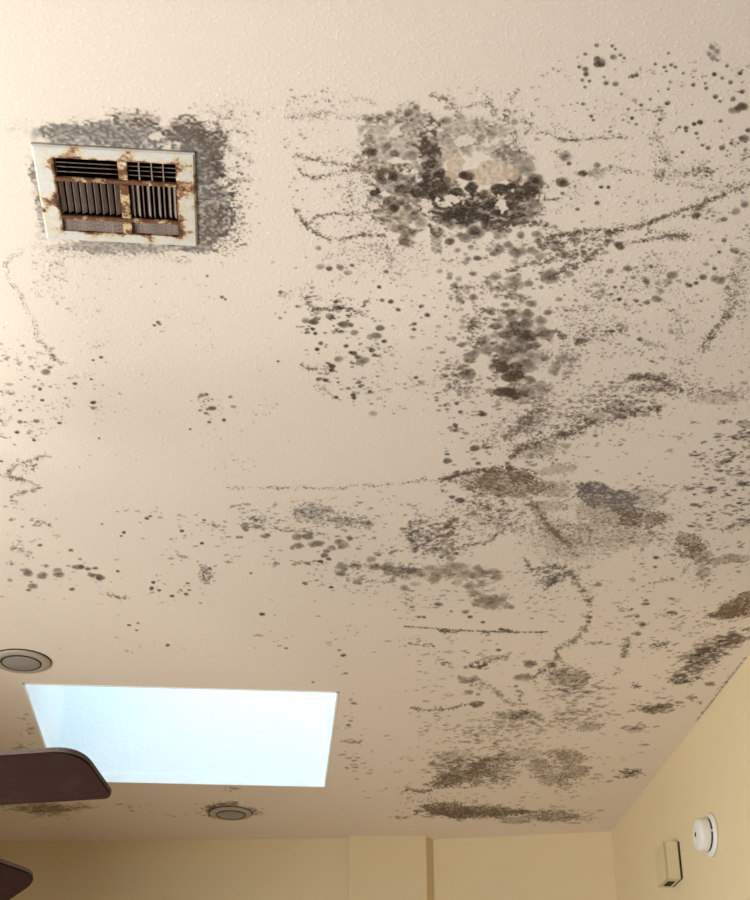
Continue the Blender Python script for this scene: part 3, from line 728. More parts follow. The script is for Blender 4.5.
cloud(655, 140, 9, 10, 25, 0.7, 0.5); vein([(655, 175), (690, 185), (725, 192)], 2.5, 1.3, 0.7, 0.42); vein([(705, 200), (708, 190), (725, 186), (748, 186)], 2, 1, 0.7, 0.45)
specks([(555, 60), (750, 60), (750, 205), (555, 205)], 190, 0.85, 0.55); cloud(740, 150, 14, 22, 50, 1.0, 0.55); cloud(610, 110, 16, 14, 30, .6, .35); cloud(575, 195, 14, 12, 30, .7, .45)

# -- long branching vein on the right
patch('long branching root-like line of mould running to the right edge')
vein([(545, 240), (560, 234), (580, 231), (600, 230), (630, 227), (655, 220)], 2.8, 2.6, 1.1, 0.6, MID, 0.35); vein([(655, 220), (680, 212), (700, 205), (720, 197), (738, 189), (752, 182)], 1.6, 2.0, 0.9, 0.6, MID, 0.25)
vein([(553, 278), (572, 268), (585, 262), (594, 253), (605, 242), (608, 230)], 3.0, 2.3, 1.1, 0.6, MID, 0.25); vein([(605, 242), (620, 243), (640, 242), (662, 238)], 1.4, 1.2, 0.95, 0.6); vein([(646, 230), (660, 234), (675, 237), (688, 236)], 2.5, 1.8, 0.9, 0.55, MID, .15)
vein([(505, 270), (525, 265), (545, 262), (568, 252)], 2.0, 2.0, 1.1, 0.6, MID, 0.3); vein([(540, 247), (552, 243), (575, 236)], 3, 2.2, 1.2, 0.55, MID, .2); vein([(690, 213), (703, 207), (708, 198)], 2, 1.4, 1, .6)
many([(619, 246, 5, .85), (696, 215, 4, .8), (724, 219, 3, .6), (745, 204, 4, .6), (735, 211, 4, .4), (597, 203, 3, .6), (577, 209, 3, .6), (564, 254, 4, .6), (583, 251, 3.5, .6), (549, 275, 9, .6), (553, 279, 7, .5), (568, 273, 5, .5), (556, 246, 6, .5), (575, 240, 5, .5)])
cloud(678, 236, 18, 5, 70, 0.9, 0.55); cloud(585, 240, 26, 12, 80, 1.1, 0.55); cloud(575, 255, 22, 16, 70, 1.2, 0.55); cloud(700, 212, 22, 8, 30, 1, .55)
specks([(560, 185), (750, 185), (750, 270), (560, 290)], 150, 0.8, 0.52)

patch('double streak of mould slanting beside the right edge of photo')
vein([(743, 250), (739, 268), (737, 280), (733, 295), (729, 306), (724, 318)], 7, 2.8, 0.75, 0.42); vein([(729, 312), (722, 322), (714, 332), (706, 342), (701, 352)], 3.5, 3.2, 0.85, 0.6, MID, 0.0, 1.8)
cloud(742, 285, 10, 40, 150, 0.75, 0.42); cloud(730, 300, 9, 16, 60, 0.8, 0.5); many([(733, 250, 4, .6), (720, 280, 5, .6), (715, 278, 4, .5), (727, 288, 3, .5), (703, 277, 4, .7), (696, 283, 3.5, .7), (690, 285, 3, .6), (687, 284, 2.5, .5), (714, 268, 3.5, .6), (719, 252, 2.5, .6), (724, 240, 3, .6), (736, 252, 3, .6)])
specks([(680, 240), (750, 240), (750, 362), (680, 362)], 90, 0.75, 0.5)

patch('speckled field of mould right of the dark column')
cloud(652, 278, 26, 28, 190, 0.7, 0.45); cloud(590, 330, 34, 16, 150, 0.85, 0.5); cloud(600, 295, 26, 22, 90, 0.85, 0.5)
many([(628, 269, 4, .7), (646, 281, 4.5, .7), (672, 275, 5, .6), (668, 282, 4.5, .5), (656, 299, 5, .6), (661, 291, 4, .5), (651, 266, 3, .6), (657, 283, 4, .4), (633, 277, 3.5, .5), (647, 302, 3.5, .5), (619, 299, 3, .8), (615, 287, 3, .6), (622, 287, 3, .6), (602, 291, 4, .5), (597, 285, 4, .4), (610, 271, 4, .5), (636, 301, 3, .5), (625, 304, 3, .5), (640, 339, 3, .6), (612, 331, 3, .6), (579, 341, 5, .5), (585, 340, 4, .5), (561, 336, 4, .6)])
vein([(575, 345), (590, 337), (610, 331), (628, 327)], 4, 2.2, 0.9, 0.55); vein([(562, 308), (575, 309), (592, 309)], 2.5, 1.6, 0.9, .5); vein([(665, 318), (672, 310), (678, 320), (682, 326)], 2.5, 1, .8, .5); vein([(667, 332), (682, 332), (676, 340)], 3, 1.6, .7, .5); vein([(640, 340), (655, 345), (668, 347)], 2, 1, .7, .45)
specks([(560, 265), (690, 265), (690, 360), (560, 360)], 230, 0.85, 0.52, MID, 1.1)

# -- dark column
patch('dark column of clustered round mould colonies in the ceiling middle')
film(518, 345, 32, 44, 0.32, GBR, 0, 0.38); film(520, 392, 34, 11, 0.5, MID, 0, 0.34); film(517, 335, 18, 28, 0.2, MID, 0, 0.36)
many([(497, 326, 5.5, .65), (507, 334, 8, .7), (511, 312, 6, .55), (513, 317, 7, .5), (527, 314, 6, .65), (515, 325, 8, .7), (525, 324, 8, .7), (518, 333, 8, .8), (525, 333, 7, .85), (530, 337, 7, .85), (522, 340, 7, .7), (543, 331, 8, .55), (545, 335, 8, .6), (541, 322, 6, .45), (501, 349, 7, .7), (509, 350, 6, .75),
      (512, 345, 6, .6), (519, 347, 6, .65), (523, 350, 6, .65), (528, 346, 5, .7), (535, 345, 5, .6), (505, 359, 8, .6), (514, 355, 6, .55), (501, 366, 10, .95), (515, 366, 8, .7), (513, 376, 10, .95), (521, 370, 7, .6), (527, 366, 9, .55), (529, 379, 6, .6), (531, 356, 7, .55), (527, 361, 6, .6), (545, 358, 5, .55),
      (553, 371, 7, .5), (556, 367, 5, .4), (504, 392, 9, .95), (510, 393, 9, .9), (517, 394, 9, .8), (523, 392, 8, .7), (530, 391, 8, .5), (541, 388, 9, .45), (466, 372, 7, .6), (468, 376, 6, .5), (472, 354, 7, .55), (468, 360, 5, .6), (483, 341, 6, .5), (488, 350, 7, .5), (494, 335, 5, .4), (482, 414, 4, .8),
      (496, 276, 6, .5), (514, 278, 7, .5), (512, 285, 7, .5), (517, 284, 6, .5), (528, 283, 5, .6), (508, 245, 5, .6), (500, 249, 5, .6), (495, 252, 5, .6), (515, 252, 7, .6), (521, 250, 6, .5), (531, 250, 5, .5), (540, 256, 5, .4), (462, 345, 4, .6), (474, 297, 4, .6), (477, 258, 4, .7), (450, 242, 5, .8), (470, 247, 4, .5), (547, 312, 4, .6), (564, 358, 5, .4), (572, 360, 5, .4), (505, 305, 4, .5), (491, 311, 5, .5), (530, 303, 5, .6), (488, 283, 4, .4)])
vein([(458, 287), (475, 288), (495, 289), (515, 294), (530, 298)], 2.5, 1.4, 1.0, 0.5); vein([(472, 314), (490, 312), (505, 311), (520, 311)], 2.5, 1.6, 1.1, 0.55); vein([(456, 282), (456, 296), (464, 302)], 3, 1.6, 1, .5); vein([(440, 262), (455, 260), (468, 263)], 2.5, 1, .8, .5); vein([(552, 330), (560, 335), (566, 338)], 1.5, 1.4, 1, .6)
vein([(470, 320), (478, 330), (474, 340), (482, 345)], 6, 3, 1.2, .55); vein([(440, 375), (460, 385), (490, 394), (500, 400)], 3, 1.0, 1.1, .6); vein([(445, 384), (465, 388), (470, 392)], 2.5, 1.4, 1.1, .55); cloud(460, 372, 18, 14, 45, 1.2, .6)
specks([(430, 240), (575, 240), (575, 300), (450, 310)], 130, 0.9, 0.52); specks([(435, 300), (500, 300), (500, 420), (435, 420)], 140, 1.1, 0.58, MID, 1.2); specks([(530, 300), (580, 300), (580, 420), (530, 420)], 110, 0.8, 0.5, MID, 1.2)

for i in range(25): colony(rng.normal(518, 16), rng.normal(348, 24), rng.uniform(2, 5), rng.uniform(.3, .65))
for i in range(50): colony(rng.uniform(440, 575), rng.uniform(245, 300), rng.uniform(1.5, 3.5), rng.uniform(.3, .6))
for i in range(40): colony(rng.uniform(440, 500), rng.uniform(300, 400), rng.uniform(1.5, 3.5), rng.uniform(.3, .6))
# -- speckled band left of the column
patch('band of small dark mould flecks left of the dark column')
many([(314, 322, 5, .75), (306, 320, 4, .5), (315, 333, 3, .9), (313, 329, 2.5, .8), (344, 324, 4.5, .75), (351, 325, 3.5, .6), (330, 316, 4.5, .65), (337, 308, 5, .55), (354, 332, 4.5, .6), (380, 328, 4, .75), (376, 336, 5, .6), (371, 337, 4, .5), (362, 361, 6, .6), (358, 357, 4, .6), (339, 359, 4.5, .55), (332, 366, 3.5, .8), (331, 370, 3, .8), (353, 395, 3, .8), (354, 398, 3, .8), (373, 413, 4, .4), (416, 377, 3, .8), (391, 301, 3.5, .75), (382, 300, 3, .7), (398, 309, 3, .6), (414, 324, 3, .6), (414, 329, 3, .7), (427, 315, 3, .7), (421, 306, 3, .6), (379, 287, 3, .7), (384, 341, 3, .7), (346, 346, 3, .7), (321, 343, 3, .7), (317, 349, 2.5, .9), (319, 319, 2, .7), (336, 302, 2.5, .5), (372, 350, 3.5, .6), (374, 355, 3, .6), (318, 379, 3, .7), (326, 380, 3.5, .7), (338, 382, 2, .9), (336, 397, 2.5, .7), (329, 269, 3.5, .7), (341, 267, 4, .6), (348, 273, 4, .5), (320, 267, 4, .4), (318, 248, 3.5, .4), (352, 265, 3, .6), (386, 271, 3, .6), (312, 328, 2, .9)])
vein([(299, 296), (308, 301), (313, 312), (317, 320)], 2.2, 1.8, 0.85, 0.55, MID, .1); vein([(314, 310), (330, 309), (350, 309), (365, 316)], 2, 1.6, 1.0, 0.65, DARK); vein([(300, 364), (310, 369), (325, 367), (338, 372)], 1.6, 1.2, 0.9, 0.6); vein([(313, 386), (325, 389), (335, 397)], 2, .9, .8, .5); vein([(352, 391), (375, 391)], 2, .7, .8, .5)
vein([(380, 247), (388, 248), (392, 258), (388, 268)], 2.0, 1.6, 0.8, .5); specks([(350, 244), (430, 244), (430, 275), (360, 278), (315, 262)], 220, 0.6, 0.42); specks([(300, 285), (372, 295), (385, 400), (330, 400), (305, 350)], 150, 1.0, 0.62, DARK, 1.3); specks([(370, 280), (440, 280), (440, 410), (370, 410)], 120, 0.8, 0.5, MID, 1.3); specks([(285, 255), (345, 250), (360, 300), (300, 310)], 60, 0.7, 0.5)

# -- brown smear and its roots
patch('olive brown mould smear with branching roots right of centre')
film(508, 484, 40, 17, 0.78, OLIVE, 0.03, 0.24, 0.3, 0.8); film(482, 480, 28, 12, 0.6, OLIVE, -0.1, 0.36); film(548, 488, 26, 12, 0.5, OLIVE, 0.1, 0.36); film(520, 478, 22, 8, 0.5, MID, 0, 0.42); film(555, 470, 28, 7, 0.4, OLIVE, -0.15, 0.42); film(545, 505, 34, 7, 0.35, OLIVE, 0.05, 0.42)
vein([(437, 481), (450, 477), (462, 473), (478, 470), (500, 470)], 2.0, 2.4, 1.1, 0.65, MID, 0.4); vein([(508, 474), (509, 462), (514, 454), (522, 447)], 3, 3, 1.2, 0.55, MID, 0.3)
vein([(514, 452), (530, 444), (550, 438), (565, 434), (585, 426)], 3.2, 2.8, 1.1, 0.6, MID, 0.3); vein([(506, 440), (515, 428), (528, 418), (540, 412), (548, 400)], 8, 4.5, 1.1, 0.5, MID, .1); vein([(482, 446), (495, 442), (508, 436)], 6, 3, 1.1, .45, OLIVE)
vein([(528, 497), (533, 506), (541, 517), (552, 530), (566, 542), (577, 556)], 5.0, 4.0, 1.0, 0.5, OLIVE, 0.35); vein([(535, 505), (545, 520), (560, 536)], 1.5, 1.6, 0.9, 0.55, MID, 0.3)
vein([(525, 512), (512, 524), (500, 531), (490, 540), (470, 545), (455, 550), (440, 558)], 1.6, 1.7, 0.8, 0.5, MID, 0.15); vein([(500, 496), (505, 508), (498, 520), (502, 532)], 2.0, 1.6, 0.85, .5); vein([(478, 500), (490, 508), (492, 520), (482, 526)], 2, 1.6, .85, .5)
vein([(510, 530), (525, 528), (545, 527), (565, 525)], 4, 2.0, 0.8, .45, OLIVE); vein([(545, 515), (560, 520), (575, 530), (590, 528)], 4, 2, .8, .45)
cloud(500, 515, 36, 20, 330, 0.75, 0.45); cloud(475, 505, 22, 22, 90, 1.0, .55); cloud(545, 450, 34, 18, 150, 0.95, .5); cloud(530, 425, 34, 20, 170, 0.9, .5); cloud(555, 540, 34, 16, 260, 0.65, .38); film(565, 545, 40, 20, 0.25, OLIVE, 0.2, 0.44); film(535, 450, 30, 8, 0.35, OLIVE, -0.2, 0.4); film(530, 424, 26, 9, 0.35, GREY, -0.35, 0.42)
many([(460, 500, 4.5, .8), (452, 497, 3.5, .7), (447, 461, 4, .7), (475, 448, 4.5, .75), (470, 488, 4, .6), (455, 425, 3, .7), (482, 414, 4, .7), (455, 430, 3, .6), (473, 514, 5, .5), (447, 454, 3, .6), (478, 463, 3, .6), (445, 405, 3, .6), (460, 412, 3, .6), (456, 403, 3, .7), (566, 446, 5, .4), (548, 452, 5, .35), (530, 455, 6, .35)])
specks([(436, 400), (500, 400), (500, 470), (438, 475)], 75, 1.1, 0.62, MID, 1.5); specks([(440, 480), (480, 480), (500, 540), (445, 545)], 70, 1.0, 0.55)

patch('long diagonal streaks of mould above the grey blotch')
vein([(560, 437), (580, 429), (600, 420), (625, 415), (645, 411), (662, 408)], 3.2, 2.4, 1.1, 0.6, MID, 0.2); vein([(628, 378), (640, 376), (655, 379), (668, 383), (682, 390)], 3.0, 2.6, 1.1, 0.55, MID, 0.3); vein([(682, 390), (700, 393), (720, 392), (750, 396)], 7, 3.2, 0.85, 0.42, OLIVE)
film(650, 388, 22, 5, 0.45, MID, 0, 0.38); film(622, 408, 20, 12, 0.4, MID, -0.3, 0.40); film(645, 377, 20, 4, 0.5, MID, 0.1, 0.38); film(725, 398, 34, 7, 0.28, BROWN, 0, 0.42); film(600, 415, 20, 8, .35, MID, -.2, .42)
cloud(610, 400, 46, 20, 330, 0.9, 0.5, MID, 1.3); cloud(575, 418, 26, 14, 150, 0.85, 0.5, MID, 1.3); cloud(665, 388, 40, 12, 170, 0.85, 0.48, MID, 1.4); cloud(565, 362, 14, 16, 60, .9, .45); film(565, 358, 12, 9, .35, GREY, 0, .4)
specks([(560, 345), (750, 345), (750, 385), (560, 395)], 130, 0.75, 0.5, MID, 1.4); specks([(560, 425), (690, 410), (700, 490), (570, 490)], 120, 0.75, 0.48, MID, 1.6); vein([(668, 376), (680, 371), (688, 380)], 3, 1.5, .8, .4)

patch('grey and brown smoky mould blotch right of the brown smear')
film(598, 494, 22, 11, 0.8, GREY, 0.15, 0.22, 0.3, 0.6); film(622, 503, 26, 12, 0.82, GREY, 0.45, 0.22, 0.3, 0.6); film(585, 489, 9, 6, 0.7, BLUE, 0, 0.26); film(608, 505, 30, 9, 0.45, GREY, 0.3, 0.36)
film(644, 519, 32, 9, 0.65, BROWN, -0.05, 0.28, 0.3); film(660, 517, 20, 7, 0.4, BROWN, -0.1, 0.36); film(600, 512, 44, 14, 0.4, OLIVE, 0.2, 0.40); film(640, 500, 26, 16, 0.28, GREY, 0, 0.44); film(610, 535, 55, 18, 0.3, OLIVE, 0.05, 0.42)
cloud(605, 535, 55, 20, 330, 0.75, 0.42, MID, 1.2); cloud(645, 500, 24, 16, 110, 0.8, 0.42); cloud(650, 530, 30, 14, 110, .9, .45, MID, 1.3); vein([(575, 520), (600, 512), (625, 522)], 2, 1, .8, .4)

# -- far right
patch('elongated mould flecks crowded along the right edge')
film(746, 425, 12, 5, 0.5, MID, 0, 0.36); film(742, 436, 12, 4, 0.45, MID, -0.1, 0.36); vein([(718, 423), (728, 422), (732, 421)], 1.6, 2, 1.1, .6, MID, .3)
specks([(690, 445), (752, 420), (752, 530), (690, 520)], 210, 1.15, 0.62, DARK, 1.7); specks([(660, 480), (752, 500), (752, 580), (660, 560)], 130, 0.95, 0.52, MID, 1.7); vein([(715, 466), (725, 462), (735, 456)], 1.5, 1.6, 1.2, .6); vein([(720, 530), (735, 526), (750, 520)], 2.5, 1.8, 1.1, .55)

patch('pale brown mould blotch trailing towards the right wall')
film(690, 543, 16, 10, 0.65, OLIVE, 0.3, 0.32); film(698, 554, 18, 11, 0.6, OLIVE, 0.5, 0.32); film(722, 560, 20, 5, 0.5, OLIVE, -0.15, 0.32); film(704, 572, 10, 8, 0.45, OLIVE, 0, 0.36); film(740, 558, 14, 4, .35, OLIVE, 0, .38)
cloud(690, 550, 24, 14, 130, 1.0, 0.5); cloud(703, 580, 10, 10, 40, 1.0, .5); vein([(680, 575), (686, 566), (692, 563)], 2, 1.5, .8, .4, OLIVE); specks([(600, 555), (730, 565), (735, 645), (590, 640)], 110, 0.9, 0.52, MID, 1.7)
vein([(645, 584), (660, 582), (675, 578)], 2, .9, .9, .5); vein([(668, 612), (676, 613)], 1, 2, 1, .6); many([(656, 557, 3.5, .7), (655, 567, 3, .6), (643, 624, 3.5, .6), (647, 604, 3, .6), (632, 609, 2, .8), (646, 600, 3, .5), (637, 634, 3, .5)])

patch('dark brown mould wedge where ceiling meets the right wall')
film(738, 604, 24, 10, 0.8, BROWN, -0.45, 0.26); film(728, 613, 20, 6, 0.65, BROWN, -0.15, 0.32); film(745, 610, 14, 8, .6, MID, -.2, .32); cloud(730, 610, 26, 10, 130, 1.1, 0.55, BROWN, 1.7, -0.35); vein([(708, 614), (725, 613), (735, 616)], 2, 1.6, 1, .6)

patch('feathery dark mould strokes beside the sloping right wall line')
film(706, 650, 26, 12, 0.40, MID, -0.45, 0.36); film(700, 664, 16, 9, 0.32, MID, -0.5, 0.38); film(725, 642, 24, 7, 0.3, MID, -0.3, 0.38)
cloud(706, 654, 36, 13, 190, 1.05, 0.58, DARK, 2.0, -0.5); cloud(690, 672, 22, 8, 100, 1.1, .55, MID, 2.0, -.3); cloud(735, 638, 18, 8, 80, 1.1, .55, MID, 2, -.4); vein([(666, 681), (680, 682), (692, 681), (700, 677)], 1.2, 2.2, 1.0, .6, DARK, .3); many([(710, 684, 5, .6), (695, 697, 3, .5)]); vein([(686, 697), (702, 702)], 1.5, 1.5, 1, .5)
cloud(662, 645, 10, 4, 30, 1.0, .6); specks([(600, 600), (720, 615), (690, 640), (640, 660)], 50, 0.9, .5, MID, 1.8); vein([(622, 657), (626, 647), (628, 637)], 3.0, 3.5, 1.1, 0.6, OLIVE, 0.45); many([(642, 624, 4, .6), (637, 616, 3, .5), (644, 604, 3, .5)]); vein([(612, 674), (620, 668)], 2.5, 2.0, 1, .55); vein([(632, 633), (640, 634)], 1.5, 2, 1, .5)

vein([(746, 657), (730, 677), (712, 701), (696, 721)], 0.6, 1.2, 0.7, .5, MID, .8, straight=True)

patch('small smudges of mould near the wall corner')
film(658, 709, 18, 4.5, 0.6, MID, -0.1, 0.34); cloud(655, 708, 22, 5, 70, 1.1, .55, MID, 2.0, -.1); film(636, 730, 14, 3, 0.4, OLIVE, 0, .38); cloud(640, 728, 20, 3, 30, .9, .45, MID, 2); cloud(630, 773, 12, 6, 45, 1.1, .65, DARK, 1.8, -.1); cloud(636, 686, 8, 3, 14, 1, .55); specks([(600, 690), (680, 690), (640, 780), (600, 790)], 40, .8, .42, MID, 1.8)

# -- centre
patch('row of soft tan mould patches below the band of flecks')
many([(405, 578, 5, .4), (412, 572, 6, .5), (420, 573, 6, .45), (430, 568, 5, .4), (437, 573, 8, .5), (445, 570, 7, .5), (433, 579, 7, .55), (450, 565, 6, .4), (458, 567, 8, .5), (464, 573, 7, .45), (472, 575, 6, .65), (478, 568, 5, .5), (483, 573, 7, .6), (492, 572, 6, .5), (496, 577, 7, .5), (458, 582, 6, .25), (470, 586, 7, .55), (474, 592, 7, .5), (482, 584, 6, .5),
      (486, 599, 9, .5), (495, 600, 9, .45), (480, 601, 6, .4), (490, 604, 10, .4), (510, 607, 5, .55), (475, 604, 4, .5), (465, 612, 4.5, .7), (404, 588, 5, .45), (415, 584, 5, .3), (449, 575, 6, .4), (503, 596, 6, .35)], tint=TAN)
film(490, 601, 20, 8, 0.5, TAN, 0, 0.28); film(450, 573, 50, 8, 0.3, TAN, 0, 0.36); cloud(470, 580, 50, 14, 110, .8, .45, MID, 1.5)
many([(438, 604, 4, .6), (419, 617, 3, .6), (424, 617, 2.5, .6), (470, 617, 3, .7), (451, 611, 2.5, .5), (483, 622, 2.5, .6)]); specks([(390, 590), (560, 585), (560, 625), (400, 625)], 60, .8, .5, MID, 1.8); cloud(404, 571, 14, 6, 50, .9, .5, BLUE, 1.6)

patch('thin straight hairline streak of mould')
vein([(404, 626), (430, 628), (455, 630), (480, 631), (510, 632), (548, 632)], 0.7, 1.1, 0.75, 0.6, DARK, 1.0, straight=True); vein([(440, 629), (446, 632)], 1.5, 2.5, 1.2, .7, DARK, .3); vein([(500, 629), (512, 631)], 1.3, 2, 1.2, .6, DARK, .3); vein([(440, 632), (462, 630)], 1, 1.5, 1, .6, DARK); vein([(483, 632), (490, 633)], 1, 2, 1, .6, DARK)
vein([(409, 642), (418, 645), (425, 645), (435, 649)], 1.2, 1.5, .8, .55, MID, .25); specks([(395, 634), (500, 640), (500, 652), (400, 655)], 30, .8, .5, MID, 1.7)

patch('star-shaped bluish mould mark with a tail curling down to the left')
vein([(525, 559), (529, 567), (533, 572)], 2, 1.8, .9, .55, BLUE, .2); vein([(542, 562), (552, 566), (563, 570), (571, 573)], 2.5, 2.6, .9, .55, BLUE, .2); vein([(571, 573), (558, 576), (550, 582), (543, 589)], 3, 3, 1.0, .6, BLUE, .3); vein([(530, 570), (540, 568), (548, 574)], 2.5, 1.6, .8, .5, BLUE); cloud(548, 577, 22, 11, 110, .8, .5, BLUE, 1.5)
vein([(571, 571), (575, 580), (582, 587), (587, 595), (589, 603)], 3.5, 3.2, 1.0, .5, OLIVE, .3); vein([(589, 603), (591, 612), (588, 622), (582, 632), (575, 640)], 2, 1.0, 1.3, .6, OLIVE); vein([(578, 638), (570, 643), (563, 645), (556, 650), (557, 658), (550, 668), (538, 673), (525, 679)], 1.8, 1.8, 1.0, .55, MID, .2); many([(590, 617, 3, .7), (589, 622, 3, .7), (575, 640, 3.5, .5), (572, 642, 3, .5), (552, 665, 6, .4), (558, 659, 5, .35), (560, 580, 4, .3)])
specks([(505, 555), (610, 550), (610, 600), (520, 605)], 70, .75, .45, MID, 1.5); vein([(555, 568), (575, 568), (590, 566)], 1.5, 1, .8, .4); vein([(584, 641), (600, 642), (612, 645)], 1.5, 1, .9, .45)
vein([(515, 650), (540, 650), (545, 630)], 6, .3, .8, .4)

# -- mid left band
patch('bluish grey net of fine mould left of centre')
vein([(225, 487), (245, 487), (262, 488), (290, 487), (315, 489), (335, 489), (350, 487), (372, 486), (395, 484), (412, 482), (436, 481)], 1.2, 0.9, 0.7, 0.5)
cloud(314, 514, 24, 12, 230, 0.65, 0.45, BLUE, 1.6); film(312, 513, 22, 11, .28, BLUE, 0, .44); cloud(345, 520, 30, 8, 110, .75, .5, BLUE, 1.6); film(342, 522, 14, 5, .35, BLUE, .2, .4); cloud(363, 524, 11, 6, 45, .95, .5, MID); vein([(240, 525), (262, 528), (280, 530), (305, 531), (325, 534)], 0.9, 1.5, .75, .55, MID, .25)
many([(298, 546, 5, .55), (292, 548, 3.5, .5), (308, 537, 6, .6), (297, 537, 5, .55), (318, 543, 6, .6), (312, 545, 4.5, .5), (310, 534, 4, .55), (342, 546, 6, .6), (339, 542, 5, .5), (326, 551, 4, .6), (332, 548, 4, .5), (324, 555, 4, .7), (320, 561, 3.5, .8), (328, 559, 3.5, .7), (341, 566, 5.5, .5), (340, 573, 5, .6), (345, 569, 4, .5), (356, 582, 4.5, .5), (350, 538, 4, .7), (375, 567, 6, .5), (382, 567, 5, .45), (390, 570, 8, .5), (388, 565, 5, .4), (396, 573, 6, .4), (378, 554, 4, .5), (372, 559, 5, .4), (352, 566, 4, .4), (358, 566, 4, .5), (364, 523, 5, .4), (405, 588, 5, .4), (265, 536, 4, .6), (268, 535, 3, .6), (331, 587, 2.5, .9), (305, 583, 3.5, .6), (244, 528, 3, .6), (393, 580, 4, .4), (374, 538, 3, .4), (390, 553, 3, .4)])
vein([(345, 565), (360, 565), (375, 566), (390, 571)], 2.5, 1.4, .9, .5); vein([(372, 580), (385, 582), (395, 578)], 1.8, 1.2, .9, .5); vein([(290, 562), (310, 562), (330, 564)], 2, .6, .9, .6); cloud(262, 521, 20, 7, 40, .85, .55, BLUE, 1.5); vein([(250, 517), (258, 520), (266, 519)], 1.2, 1.6, 1, .6, BLUE, .2); many([(246, 530, 3, .6), (238, 537, 3, .5), (241, 537, 2.5, .5), (259, 526, 3, .5)])
specks([(235, 505), (430, 498), (430, 560), (350, 600), (260, 560)], 190, .85, .55, MID, 1.5); specks([(330, 560), (420, 590), (430, 640), (360, 600)], 40, .8, .52, MID, 1.6); cloud(408, 569, 13, 6, 70, .8, .5, BLUE, 1.5); film(402, 571, 18, 6, .3, OLIVE, 0, .4)

patch('ring-like tangle of dark mould threads at the ceiling centre')
vein([(410, 520), (411, 532), (411, 544), (416, 552)], 1.0, 2.0, 1.0, .6, BLUE, .4); vein([(411, 524), (418, 521), (428, 523)], 2, 2, .9, .55, BLUE, .2); vein([(405, 536), (412, 541), (425, 548)], 1.5, 1.6, .8, .5, BLUE); cloud(420, 537, 18, 17, 130, 1.0, .55, BLUE, 1.4); cloud(448, 532, 16, 16, 110, 1.05, .55, MID, 1.3); cloud(445, 548, 22, 12, 80, 1, .5)
many([(448, 525, 5, .5), (455, 520, 4, .5), (430, 540, 4, .5), (443, 541, 4, .5), (450, 545, 4, .5), (437, 530, 4, .5), (446, 552, 5, .45), (450, 557, 5, .45)]); specks([(405, 500), (475, 495), (475, 560), (410, 560)], 70, .9, .5, MID, 1.4)

# -- lower centre
patch('scattered streaks and curls of mould in the lower middle of ceiling')
vein([(410, 708), (425, 710), (442, 710), (455, 707), (465, 704), (485, 703)], 1.8, 1.4, .9, .6, MID, 1.0, straight=True); many([(476, 706, 4, .8), (472, 704, 3, .7), (480, 705, 3.5, .7)]); vein([(458, 678), (470, 681), (480, 684), (490, 688), (500, 696), (508, 702)], 2.5, 2.0, 1.0, .5, OLIVE, .2); many([(466, 681, 6, .5), (474, 679, 5, .5), (469, 692, 4, .5), (478, 694, 3, .5)])
vein([(470, 666), (474, 662), (484, 662), (486, 665), (478, 667), (470, 666)], .9, 2.2, 1.0, .65, DARK, .4); vein([(480, 660), (490, 659), (500, 657), (508, 659)], 2.4, 2.5, 1.0, .45, OLIVE, .35); vein([(440, 664), (445, 662), (450, 665), (452, 668)], 1.2, 1.6, .9, .55, MID, .2); many([(443, 664, 3, .5), (498, 650, 3, .6), (530, 664, 6, .6), (527, 662, 4, .5), (525, 677, 7, .55), (519, 678, 5, .5), (516, 686, 3.5, .6), (465, 667, 3, .4)])
film(517, 715, 22, 6, 0.62, OLIVE, 0, 0.32); vein([(512, 716), (520, 714), (528, 713)], 2.2, 2.5, 1.1, .7, BLACK, .4); many([(535, 716, 6, .4), (502, 714, 5, .4)], tint=OLIVE); film(589, 727, 16, 5, 0.55, OLIVE, -.1, .32); film(565, 677, 26, 9, 0.4, OLIVE, 0, .38); film(580, 676, 14, 6, .35, OLIVE, 0, .4); vein([(503, 700), (512, 704), (525, 704)], 1.5, 1.3, .9, .4, OLIVE); vein([(516, 690), (522, 692), (520, 702)], 1.3, 1.5, .9, .45)
cloud(575, 690, 30, 14, 150, 1.0, .48, MID, 1.8); cloud(575, 715, 34, 12, 130, 1.0, .45, OLIVE, 1.8); cloud(520, 725, 40, 14, 180, .9, .42, OLIVE, 1.8); cloud(480, 735, 40, 20, 160, .9, .45, MID, 1.8); cloud(565, 673, 20, 9, 80, 1, .5, MID, 1.6)
specks([(400, 650), (610, 655), (610, 760), (420, 755)], 210, .85, .48, MID, 1.9)

patch('broad soft olive mould smudges above the far end wall')
film(462, 776, 34, 11, 0.75, OLIVE, -0.2, 0.26, 0.35, .8); film(490, 766, 30, 9, 0.55, OLIVE, -0.25, 0.34); film(450, 780, 26, 7, 0.5, MID, -0.15, 0.38); film(500, 772, 22, 9, .3, GREY, -.1, .42); film(520, 755, 34, 9, .3, OLIVE, 0, .42); film(450, 757, 20, 7, .4, OLIVE, 0, .42)
film(570, 758, 17, 8, 0.6, OLIVE, 0.1, 0.30); film(575, 772, 17, 9, 0.6, OLIVE, -0.1, 0.30); film(553, 780, 22, 8, 0.5, OLIVE, 0.1, 0.32); film(540, 768, 14, 9, 0.45, OLIVE, 0.4, 0.34); film(555, 752, 16, 6, .45, OLIVE, -.1, .36); erase(555, 770, 9, 4, .5)
cloud(468, 768, 46, 14, 260, 1.0, .45, MID, 2.0, -.15); cloud(500, 780, 18, 6, 80, .9, .45, BLUE, 1.6); cloud(555, 768, 36, 16, 170, .9, .4, OLIVE, 1.8); cloud(460, 762, 40, 6, 50, 1.1, .55, MID, 1.8); many([(432, 763, 4, .6), (444, 759, 3, .5)]); vein([(402, 792), (418, 791), (432, 790)], 1.5, 1.6, 1, .55, MID, .2); specks([(400, 740), (600, 745), (600, 805), (405, 805)], 120, .85, .45, MID, 2.0)

